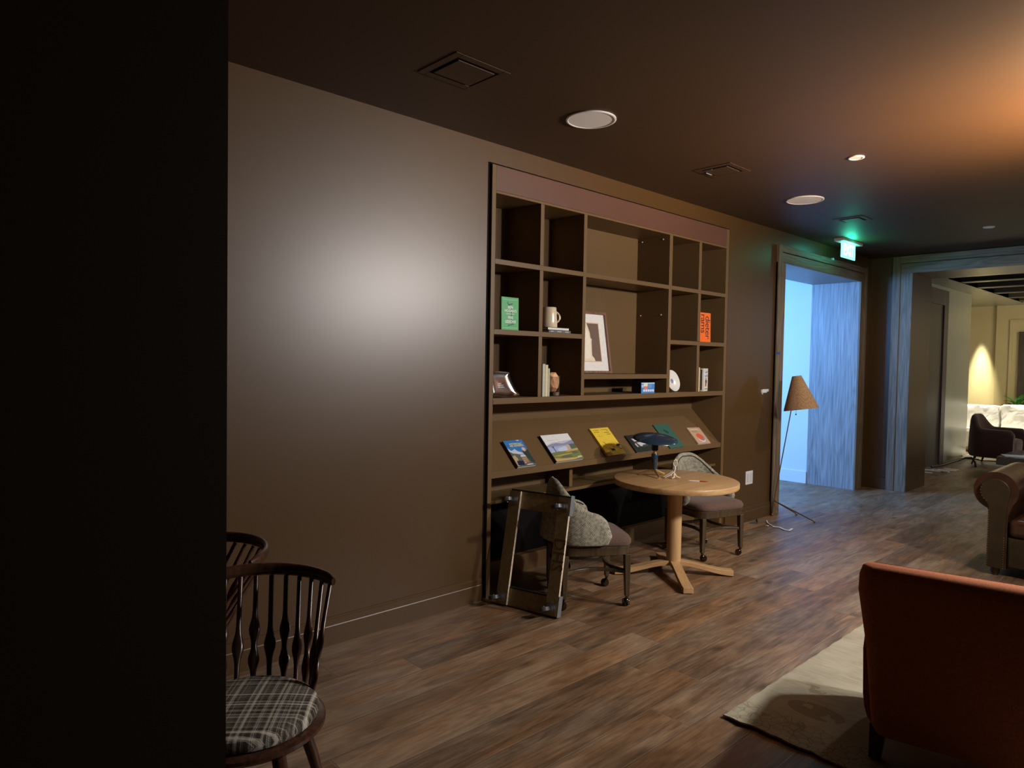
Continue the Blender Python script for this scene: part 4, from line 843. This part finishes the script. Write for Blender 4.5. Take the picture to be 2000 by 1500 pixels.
# ceiling speakers
def disc(name, label, cat, x, y, r, mat, group):
    t_ = thing(name, label, cat, (x, y, H), 0, group)
    b_ = BM(); lathe(b_, [(r, 0.0), (r+0.001, -0.006), (r-0.004, -0.009), (r-0.012, -0.008), (r-0.014, -0.004)], 48, close_top=False, close_bot=False); obj('rim', b_, 'white_plastic', t_, smooth=True)
    b_ = BM(); lathe(b_, [(0.001, -0.0055), (r-0.012, -0.0055)], 48, close_top=False, close_bot=False); obj('grille', b_, mat, t_)
    return t_
M['grille'] = paint('white_perforated_grille', (0.86, 0.86, 0.86), 0.7, 0.2, 0.02, 500, 0.3, 900)
disc('ceiling_speaker', 'large round white ceiling disc right of the nearest vent', 'ceiling speaker', 0.757, 3.185, 0.150, 'grille', 'round white ceiling discs')
disc('ceiling_speaker', 'large round white ceiling disc nearer the exit sign', 'ceiling speaker', 0.800, 6.010, 0.155, 'grille', 'round white ceiling discs')
disc('downlight', 'small round white downlight right of the middle vent', 'ceiling light', 1.590, 5.030, 0.052, 'white_plastic', 'small white ceiling downlights')
disc('downlight', 'small round white downlight farthest away, near the wide opening', 'ceiling light', 1.645, 8.380, 0.052, 'white_plastic', 'small white ceiling downlights')
# ceiling vents: painted flange, dark slot and hanging centre plate
def vent(x0, x1, y0, y1, label, scrap=False):
    v_ = thing('ceiling_vent', label, 'vent', ((x0+x1)/2, (y0+y1)/2, H), 0, 'square brown ceiling vents')
    a, b_ = (x1-x0)/2, (y1-y0)/2
    bm = BM(); i = 0.042
    for q in ((-a, a, -b_, -b_+i), (-a, a, b_-i, b_), (-a, -a+i, -b_+i, b_-i), (a-i, a, -b_+i, b_-i)): box(bm, q[0], q[1], q[2], q[3], -0.004, 0)
    obj('flange', bm, 'ceiling', v_, bevel=0.002)
    bm = BM(); box(bm, -a+i, a-i, -b_+i, b_-i, -0.001, 0.0); obj('slot', bm, 'black', v_)
    bm = BM(); j = 0.058; box(bm, -a+j, a-j, -b_+j, b_-j, -0.008, -0.002); obj('centre_plate', bm, 'ceiling', v_, bevel=0.002)
    if scrap:
        bm = BM(); box(bm, -a+0.048, -a+0.052, -0.05, 0.03, -0.013, -0.006); box(bm, -0.10, -0.02, -b_+0.046, -b_+0.050, -0.013, -0.006); obj('bare_edge', bm, 'grey_rubber', v_)
vent(0.577, 0.895, 2.050, 2.400, 'brown square ceiling vent nearest the camera')
vent(0.600, 0.905, 4.545, 4.850, 'brown square ceiling vent above the bookcase, between the two large discs', True)
vent(0.640, 0.925, 6.990, 7.260, 'brown square ceiling vent just before the exit sign')
# exit sign
ex = thing('exit_sign', 'glowing green exit sign hanging from the ceiling by the doorway', 'exit sign', (0.30, 8.09, H))
bm = BM(); box(bm, -0.055, 0.055, -0.07, 0.49, -0.032, 0.0); obj('canopy', bm, 'white_plastic', ex, bevel=0.004)
EM = emit('exit_panel_glow', (0.12, 1.0, 0.78), 4.0); EL = emit('exit_letter_glow', (0.45, 1.0, 0.97), 5.0)
bm = BM(); box(bm, -0.006, 0.006, 0.01, 0.40, -0.205, -0.032); obj('panel', bm, EM, ex, bevel=0.001)
text('EXIT', 0.185, basis((0.0066, 0.205, -0.118), (0, 1, 0), (0, 0, 1)), EL, ex, squeeze=0.80, bold=0.002)
lt = bpy.data.lights.new('exit_glow', 'POINT'); lt.energy = 3.6; lt.color = (0.03, 1.0, 0.55); lt.shadow_soft_size = 0.04
lo = bpy.data.objects.new('exit_glow', lt); COL.objects.link(lo); lo.location = (0.34, 8.28, 2.99)

# ------------------------------------------------------------------ rug
def rug_mat():
    m, n, b = nt('faded_wool_rug')
    v = coords(n, (1, 1, 1))
    t1 = node(n, 'ShaderNodeTexNoise', Scale=3.0, Detail=5.0, Roughness=0.6); n.links.new(v, t1.inputs['Vector'])
    v2 = coords(n, (6, 90, 6)); t2 = node(n, 'ShaderNodeTexNoise', Scale=1.0, Detail=3.0); n.links.new(v2, t2.inputs['Vector'])
    ad = node(n, 'ShaderNodeMath', operation='MULTIPLY_ADD'); ad.inputs[1].default_value = 0.45; n.links.new(t2.outputs['Fac'], ad.inputs[0]); n.links.new(t1.outputs['Fac'], ad.inputs[2])
    col = ramp(n, ad.outputs[0], [(0.45, (0.24, 0.22, 0.155)), (0.72, (0.37, 0.335, 0.245)), (0.95, (0.44, 0.405, 0.31))])
    # woven motifs: border band and medallion lines, darker taupe
    sx = n.nodes.new('ShaderNodeSeparateXYZ'); n.links.new(v, sx.inputs[0])
    def mt(op, a, bb=None, c=None):
        k = n.nodes.new('ShaderNodeMath'); k.operation = op
        for i, vv in enumerate((a, bb, c)):
            if vv is None: continue
            if isinstance(vv, (int, float)): k.inputs[i].default_value = vv
            else: n.links.new(vv, k.inputs[i])
        return k.outputs[0]
    X_, Y_ = sx.outputs['X'], sx.outputs['Y']
    vo = node(n, 'ShaderNodeTexVoronoi', Scale=24.0); vo.feature = 'DISTANCE_TO_EDGE'; n.links.new(v, vo.inputs['Vector'])
    dt = node(n, 'ShaderNodeTexNoise', Scale=14.0, Detail=2.0); n.links.new(v, dt.inputs['Vector'])
    linesm = mt('LESS_THAN', mt('ADD', vo.outputs['Distance'], mt('MULTIPLY', dt.outputs['Fac'], 0.12)), 0.105)
    band = mt('LESS_THAN', Y_, 0.22)
    def blob(cx, cyy, r, r2): return mt('LESS_THAN', mt('ADD', mt('POWER', mt('DIVIDE', mt('SUBTRACT', X_, cx), r), 2.0), mt('POWER', mt('DIVIDE', mt('SUBTRACT', Y_, cyy), r2), 2.0)), 1.0)
    fl_ = mt('GREATER_THAN', dt.outputs['Fac'], 0.50)
    b1 = mt('MULTIPLY', blob(0.27, 0.36, 0.13, 0.075), mt('GREATER_THAN', dt.outputs['Fac'], 0.44)); b2 = mt('MULTIPLY', blob(0.17, 0.58, 0.06, 0.045), fl_)
    b3 = mt('MULTIPLY', blob(0.33, 1.25, 0.16, 0.12), fl_)
    mot = mt('MINIMUM', 1.0, mt('ADD', mt('ADD', b1, mt('ADD', b2, b3)), mt('MULTIPLY', mt('MULTIPLY', band, linesm), 1.0)))
    mx = n.nodes.new('ShaderNodeMix'); mx.data_type = 'RGBA'; n.links.new(mt('MULTIPLY', mot, 0.55), mx.inputs['Factor']); n.links.new(col, mx.inputs['A']); mx.inputs['B'].default_value = (0.17, 0.13, 0.07, 1)
    n.links.new(mx.outputs['Result'], b.inputs['Base Color']); b.inputs['Roughness'].default_value = 0.95; b.inputs['Specular IOR Level'].default_value = 0.1
    bump(n, b, ad.outputs[0], 0.5, 0.003)
    return m
bm = BM(); nx, nyy = 60, 60; RX, RY = 2.7, 2.6
grid = []
for i in range(nx+1):
    row = []
    for j in range(nyy+1):
        x = RX*i/nx; y = RY*j/nyy
        if j == 0: y += 0.006*math.sin(i*2.3)+0.004*math.sin(i*5.1)
        if i == 0: x += 0.003*math.sin(j*1.7)
        z = 0.010+0.010*math.exp(-y/0.05)*(0.6+0.4*math.sin(x*9))+0.0015*math.sin(x*7)*math.sin(y*5)
        row.append((x, y, z))
    grid.append(row)
tv = [[bm.verts.new(p) for p in r] for r in grid]; bv = [[bm.verts.new((p[0], p[1], max(p[2]-0.008, 0.001))) for p in r] for r in grid]
for i in range(nx):
    for j in range(nyy):
        face(bm, [tv[i][j], tv[i+1][j], tv[i+1][j+1], tv[i][j+1]]); face(bm, [bv[i][j], bv[i][j+1], bv[i+1][j+1], bv[i+1][j]])
for i in range(nx): face(bm, [tv[i][0], bv[i][0], bv[i+1][0], tv[i+1][0]]); face(bm, [tv[i+1][nyy], bv[i+1][nyy], bv[i][nyy], tv[i][nyy]])
for j in range(nyy): face(bm, [tv[0][j+1], bv[0][j+1], bv[0][j], tv[0][j]]); face(bm, [tv[nx][j], bv[nx][j], bv[nx][j+1], tv[nx][j+1]])
tag(obj('area_rug', bm, rug_mat(), smooth=True, loc=(1.905, 2.86, 0)), 'faded cream wool rug lying under the rust armchair', 'rug')

# ------------------------------------------------------------------ rust armchair, seen from behind
def armchair(name, label, loc, rz, mat, W_=0.74, D_=0.74, Hb=0.80, Ha=0.56, legs='walnut', lean=0.10):
    a = thing(name, label, 'armchair', loc, rz)
    hw = W_/2
    def rr(cx, z, hx, hy, r, n_=8, sh=0.0):
        pts = []
        for q, (sx_, sy_) in enumerate(((1, 1), (-1, 1), (-1, -1), (1, -1))):
            for k in range(n_+1):
                t = PI/2*q+PI/2*k/n_; pts.append(Vector((cx+sx_*(hx-r)+r*math.cos(t)+sh, sy_*(hy-r)+r*math.sin(t), z)))
        return pts
    # back: rear face at x = -D/2
    bm = BM(); z0 = 0.13; rs = []
    for f, ww, th in ((0.0, 0.84, 0.13), (0.05, 0.87, 0.15), (0.5, 0.92, 0.15), (0.85, 1.0, 0.145), (0.94, 0.995, 0.13), (0.985, 0.97, 0.10), (1.0, 0.93, 0.06)):
        z = z0+(Hb-z0)*f; x = -D_/2+0.08-lean*f
        r_ = rr(x, z, th/2, hw*ww, min(0.055, th/2-0.005))
        for p in r_: p.z += 0.022*f*(1-(p.y/hw)**2); p.x -= 0.045*(1-(p.y/hw)**2)*f
        rs.append(r_)
    rings(bm, rs); obj('backrest', bm, mat, a, smooth=60)
    for s_ in (-1, 1):
        bm = BM(); rs = []
        for i in range(13):
            t = i/12; x = -D_/2+0.10+(D_-0.12)*t; hgt = Ha-0.03*t; e = 1.0 if t < 0.85 else math.sqrt(max(0.0, 1-((t-0.85)/0.16)**2))
            w_ = 0.062; cyc = s_*(hw*0.97-0.060); r_ = []
            for k in range(20):
                an = 2*PI*k/20; yy = w_*abs(math.cos(an))**0.7*(1 if math.cos(an) > 0 else -1)*(0.75+0.25*e); zz_ = abs(math.sin(an))**0.7*(1 if math.sin(an) > 0 else -1)
                mid = (hgt+z0)/2; hh_ = (hgt-z0)/2*(0.90+0.10*e)
                r_.append(Vector((x, cyc+yy*(1.0+0.18*max(0, zz_)), mid+zz_*hh_)))
            rs.append(r_)
        rings(bm, rs); obj('armrest', bm, mat, a, smooth=60)
    bm = BM(); rs = []
    for z, k in ((0.30, 0.94), (0.32, 1.0), (0.40, 1.0), (0.43, 0.96), (0.44, 0.8)): rs.append(rr(0.05, z, 0.31*k, (hw-0.11)*k, 0.06))
    rings(bm, rs); obj('seat_cushion', bm, mat, a, smooth=60)
    bm = BM(); rs = [rr(0.02, z, D_/2-0.06, hw-0.05, 0.05) for z in (0.13, 0.30)]; rings(bm, rs); obj('seat_base', bm, mat, a, smooth=60)
    for sx_ in (-1, 1):
        for sy_ in (-1, 1):
            bm = BM(); x, y = sx_*(D_/2-0.085)+(0.02), sy_*(hw-0.075); tube(bm, [(x, y, 0.14), (x+sx_*0.015, y+sy_*0.01, 0.0)], [(0.032, 0.032), (0.022, 0.022)], 4, sq=True, hint=Vector((0, 1, 0))); obj('leg', bm, legs, a, bevel=0.003)
    return a
armchair('rust_armchair', 'rust velvet armchair seen from behind on the rug, right foreground', (2.775, 3.36, 0.0155), R(101.5), 'rust', W_=0.80, Hb=0.825)

# ------------------------------------------------------------------ chesterfield sofa
M['leather'] = paint('brown_leather', (0.060, 0.026, 0.014), 0.30, 0.5, 0.30, 9, 0.6, 45)
M['leather_dark'] = paint('dark_leather_panel', (0.042, 0.028, 0.014), 0.42, 0.4, 0.20, 9, 0.3, 60)
so = thing('chesterfield_sofa', 'brown tufted leather sofa with rolled arm and brass nailheads, right edge', 'sofa', (2.02, 6.45, 0))
SL = 2.3
def arm_profile(n_=30):
    # x,z outline: rolled arm cross section
    p = []
    cx, cz, r = 0.155, 0.665, 0.150
    for i in range(n_+1):
        t = R(-70)-R(0)+(R(290))*i/n_
        p.append((cx+r*math.cos(PI-(-t)) if False else cx-r*math.cos(t+R(0)) , cz+r*math.sin(t)))
    return p
prof = [(0.115, 0.06), (0.115, 0.50)]
cx, cz, r = 0.160, 0.665, 0.150
for i in range(25):
    t = R(250)-R(290)*i/24     # from lower-left round over the top to lower right
    prof.append((cx+r*math.cos(t), cz+r*math.sin(t)*1.0))
prof += [(0.245, 0.48), (0.245, 0.06)]
bm = BM(); rs = []
for k in range(15):
    y = 0.03+0.87*k/14; s_ = 1.0+0.012*math.sin(k*2.1)
    rs.append([Vector((cx+(a-cx)*(s_ if b_ > 0.5 else 1), y, b_)) for a, b_ in prof])
rings(bm, rs); obj('arm', bm, 'leather', so, smooth=50)
bm = BM(); pr2 = [(0.120, 0.065), (0.120, 0.54)]
for i in range(19):
    t = R(235)-R(250)*i/18; pr2.append((cx+0.100*math.cos(t), cz+0.100*math.sin(t)))
pr2 += [(0.236, 0.54), (0.236, 0.065)]
rings(bm, [[Vector((a, y, b_)) for a, b_ in pr2] for y in (0.0, 0.035)]); obj('arm_front_panel', bm, 'leather_dark', so, bevel=0.004)
bm = BM(); path_ = [(0.124, 0.07+0.0185*i) for i in range(25)]+[(cx+0.095*math.cos(R(235)-R(14)*i), cz+0.095*math.sin(R(235)-R(14)*i)) for i in range(7)]+[(0.230, 0.07+0.0185*i) for i in range(14)]
for a, b_ in path_: ball(bm, (a, -0.001, b_), 0.0055, 8, s=(1, 0.6, 1))
nl = obj('nailhead_trim', bm, 'brass', so, smooth=True); nl['label'] = 'row of small brass nailheads'
bm = BM(); box(bm, 0.245, SL-0.245, 0.02, 0.86, 0.07, 0.32); obj('seat_rail', bm, 'leather_dark', so, bevel=0.02)
for k in range(3):
    w_ = (SL-0.50)/3; bm = BM(); box(bm, 0.25+w_*k+0.003, 0.25+w_*(k+1)-0.003, 0.0, 0.66, 0.32, 0.46); obj('seat_cushion', bm, 'leather', so, bevel=0.04, seg=4)
bm = BM(); rs = []
for k in range(31):
    x = 0.20+(SL-0.40)*k/30; rs.append([Vector((x, 0.66+a, b_)) for a, b_ in [(0.0, 0.40), (-0.02+0.01*math.sin(k*1.6), 0.62), (0.0, 0.76), (0.05, 0.805), (0.12, 0.815), (0.20, 0.79), (0.24, 0.72), (0.22, 0.64), (0.18, 0.60), (0.18, 0.07), (0.02, 0.07)]])
rings(bm, rs); obj('back', bm, 'leather', so, smooth=50)
bm = BM(); rings(bm, [[Vector((SL-a, y, b_)) for a, b_ in prof] for y in (0.03, 0.9)]); obj('arm', bm, 'leather', so, smooth=50)
for x, y in ((0.17, 0.06), (SL-0.17, 0.06), (0.17, 0.85), (SL-0.17, 0.85)):
    bm = BM(); lathe(bm, [(0.022, 0), (0.032, 0.03), (0.030, 0.07)], 16); obj('foot', bm, 'walnut', so, smooth=True, loc=(x, y, 0))

# ------------------------------------------------------------------ far lounge furniture
M['brown_velvet'] = fabric('dark_brown_velvet', (0.030, 0.014, 0.010), (0.070, 0.028, 0.018), 200, 0.9, 0.3)
def barrel_chair(label, loc, rz):
    ch = thing('lounge_chair', label, 'armchair', loc, rz)
    hw = 0.36; path = []
    for i in range(9): path.append((0.36-0.42*i/9, -hw))
    for i in range(21): t = -PI/2+PI*i/20; path.append((-0.06-0.25*math.cos(t), hw*math.sin(t)))
    for i in range(1, 10): path.append((-0.06+0.42*i/9, hw))
    P2 = [Vector((a, b_, 0)) for a, b_ in path]; n_ = len(P2); cum = [0]
    for i in range(1, n_): cum.append(cum[-1]+(P2[i]-P2[i-1]).length)
    Lt = cum[-1]; rs = []
    for i, p in enumerate(P2):
        d = (P2[min(i+1, n_-1)]-P2[max(i-1, 0)]).normalized(); nrm = Vector((d.y, -d.x, 0)); s_ = abs(cum[i]-Lt/2); e = Lt/2-s_
        k = min(max((s_-0.16)/0.30, 0), 1); k = k*k*(3-2*k); top = 0.850-0.225*k; bot = 0.150
        if e < 0.07: q = 1-math.sqrt(max(0, 1-(1-e/0.07)**2)); top -= 0.06*q; bot += 0.02*q
        bk = max(0, -nrm.x); ln = 0.04+0.17*bk; hh = top-bot; row = []
        for f, w_ in ((0.0, 0.02), (0.06, 0.045), (0.5, 0.058), (0.85, 0.052), (0.96, 0.036), (1.0, 0.008), (1.0, -0.008), (0.96, -0.040), (0.85, -0.055), (0.5, -0.055), (0.06, -0.045), (0.0, -0.02)):
            row.append(p+nrm*(w_+ln*(f-0.35))+Vector((0, 0, bot+hh*f)))
        rs.append(row)
    b_ = BM(); rings(b_, rs); obj('backrest', b_, 'brown_velvet', ch, smooth=60)
    b_ = BM(); rs = []
    for z, k in ((0.16, 0.85), (0.20, 0.95), (0.34, 1.0), (0.42, 1.0), (0.45, 0.95), (0.46, 0.8)):
        rs.append([Vector((0.07+0.29*k*abs(math.cos(t))**0.4*(1 if math.cos(t) > 0 else -1), (hw-0.06)*k*abs(math.sin(t))**0.4*(1 if math.sin(t) > 0 else -1), z)) for t in [2*PI*(j+0.5)/36 for j in range(36)]])
    rings(b_, rs); obj('seat_cushion', b_, 'brown_velvet', ch, smooth=60)
    for x, y, dx, dy in ((-0.20, -0.24, -0.05, -0.02), (-0.20, 0.24, -0.05, 0.02), (0.26, -0.28, 0.03, -0.02), (0.26, 0.28, 0.03, 0.02)):
        b_ = BM(); tube(b_, [(x, y, 0.17), (x+dx, y+dy, 0.0)], [0.022, 0.011], 10); obj('leg', b_, 'walnut', ch, smooth=True)
    return ch
barrel_chair('dark brown velvet armchair seen side-on in the far lounge', (0.61, 14.0, 0), R(-3))
ct = thing('coffee_table', 'low dark coffee table at the right edge of the far lounge', 'coffee table', (1.02, 12.15, 0))
bm = BM(); box(bm, 0, 1.3, 0, 1.3, 0.22, 0.34); obj('tabletop', bm, paint('dark_table_lacquer', (0.10, 0.085, 0.075), 0.25, 0.6), ct, bevel=0.006)
bm = BM(); box(bm, 0.15, 1.15, 0.15, 1.15, 0.0, 0.22); obj('base', bm, 'walnut', ct, bevel=0.004)
bm = BM(); box(bm, 0, 0.42, 0, 0.30, 0, 0.002); o_ = obj('paper_sheet', bm, C('paper_blue_white', (0.62, 0.70, 0.76)), loc=(1.12, 12.25, 0.3405)); o_.rotation_euler = (0, 0, R(24)); tag(o_, 'pale sheet of paper lying on the low dark coffee table', 'paper')
# wrapped sofa
ws = thing('wrapped_sofa', 'sofa wrapped in cloudy white plastic, glowing under the far lounge spotlight', 'sofa', (-1.35, 15.75, 0))
def pillowbox(bm, x0, x1, y0, y1, z0, z1, seed=0, amp=0.02, n_=10):
    random.seed(seed); b2 = BM(); box(b2, x0, x1, y0, y1, z0, z1)
    bmesh.ops.subdivide_edges(b2, edges=b2.edges[:], cuts=n_, use_grid_fill=True)
    c = Vector(((x0+x1)/2, (y0+y1)/2, (z0+z1)/2)); hx, hy, hz = (x1-x0)/2, (y1-y0)/2, (z1-z0)/2
    for v in b2.verts:
        d = v.co-c; q = Vector((d.x/hx, d.y/hy, d.z/hz)); l = (abs(q.x)**5+abs(q.y)**5+abs(q.z)**5)**0.2
        k = 1/l if l > 0 else 1
        v.co = c+Vector((d.x, d.y, d.z))*(0.75+0.25*k)*1.0+Vector((random.uniform(-1, 1), random.uniform(-1, 1), random.uniform(-1, 1)))*amp*0.4
    me = bpy.data.meshes.new('tmp'); b2.to_mesh(me); bm.from_mesh(me); b2.free(); bpy.data.meshes.remove(me)
bm = BM(); pillowbox(bm, 0.0, 3.1, 0.0, 0.9, 0.10, 0.46, 1); obj('seat', bm, 'plastic_wrap', ws, smooth=60)
bm = BM(); pillowbox(bm, 0.0, 3.1, 0.72, 0.98, 0.30, 0.88, 2); obj('back', bm, 'plastic_wrap', ws, smooth=60)
bm = BM(); pillowbox(bm, 0.02, 0.26, 0.0, 0.95, 0.12, 0.66, 3); obj('arm', bm, 'plastic_wrap', ws, smooth=60)
for k in range(4):
    bm = BM(); pillowbox(bm, 0.32+0.64*k, 0.93+0.64*k, 0.40, 0.74, 0.44, 0.93-0.03*(k % 2), 5+k, 0.03); obj('back_cushion', bm, 'plastic_wrap', ws, smooth=60)
# plastic sheet on floor
bm = BM(); random.seed(5)
g_ = [[bm.verts.new((0.95*i/14+0.03*random.uniform(-1, 1), 1.5*j/14+0.03*random.uniform(-1, 1), 0.01+0.16*abs(random.gauss(0, 0.6))*math.sin(PI*i/14)*math.sin(PI*j/14)+0.01*random.random())) for j in range(15)] for i in range(15)]
for i in range(14):
    for j in range(14): face(bm, [g_[i][j], g_[i+1][j], g_[i+1][j+1], g_[i][j+1]])
o_ = obj('plastic_sheet', bm, 'plastic_wrap', smooth=False, loc=(-0.02, 14.45, 0)); s_ = o_.modifiers.new('s', 'SOLIDIFY'); s_.thickness = 0.003
tag(o_, 'crumpled white plastic sheeting on the floor behind the brown armchair', 'plastic sheeting')
# debris strip and bent bar
bm = BM(); random.seed(9)
for i in range(6): box(bm, 0, 0.20+0.1*random.random(), 0, 0.04, 0, 0.012, m=T(0.05*i, 0.12*i, 0.001+0.0125*(i % 2)) @ Matrix.Rotation(random.uniform(-0.6, 0.9), 4, 'Z'))
tag(obj('white_scraps', bm, 'plastic_wrap', loc=(-0.02, 12.0, 0)), 'flat pale scraps lying on the floor inside the wide opening', 'scraps', kind='stuff')
bm = BM(); tube(bm, [(0, 0, 0.02), (0.12, 0.2, 0.05), (0.30, 0.75, 0.14), (0.36, 0.85, 0.14), (0.42, 0.80, 0.08), (0.45, 0.72, 0.012)], 0.016, 10)
tag(obj('bent_bar', bm, 'lamp_black', smooth=True, loc=(0.05, 12.62, 0)), 'bent dark metal bar lying on the floor near the far lounge wall', 'bar')
# plant
pt = thing('potted_plant', 'green leafy plant rising behind the plastic-wrapped sofa', 'plant', (0.30, 17.3, 0))
bm = BM(); lathe(bm, [(0.12, 0), (0.16, 0.35), (0.15, 0.36), (0.14, 0.33)], 24); obj('pot', bm, 'leather_dark', pt, smooth=True)
bm = BM(); lathe(bm, [(0.02, 0.3), (0.015, 0.85)], 10); obj('stem', bm, C('stem_brown', (0.10, 0.07, 0.03)), pt, smooth=True)
M['leaf'] = paint('plant_leaf', (0.05, 0.20, 0.035), 0.35, 0.5, 0.2, 10)
random.seed(3)
for k in range(13):
    an = k*2.4; el_ = R(28+45*random.random()); ln = 0.32+0.16*random.random(); bm = BM(); L1, R1, Cc = [], [], []
    d = Vector((math.cos(an)*math.cos(el_), math.sin(an)*math.cos(el_), math.sin(el_))); s1 = Vector((-math.sin(an), math.cos(an), 0))
    prev = None
    for i in range(8):
        t = i/7; p = Vector((0, 0, 0.74+0.012*k))+d*ln*t+Vector((0, 0, -0.13*t*t)); w_ = 0.048*math.sin(PI*min(1, t*0.95+0.05))**0.8+0.001
        row = [bm.verts.new(p-s1*w_+Vector((0, 0, 0.012))), bm.verts.new(p), bm.verts.new(p+s1*w_+Vector((0, 0, 0.012)))]
        if prev: face(bm, [prev[0], prev[1], row[1], row[0]]); face(bm, [prev[1], prev[2], row[2], row[1]])
        prev = row
    obj('leaf', bm, 'leaf', pt, smooth=60)
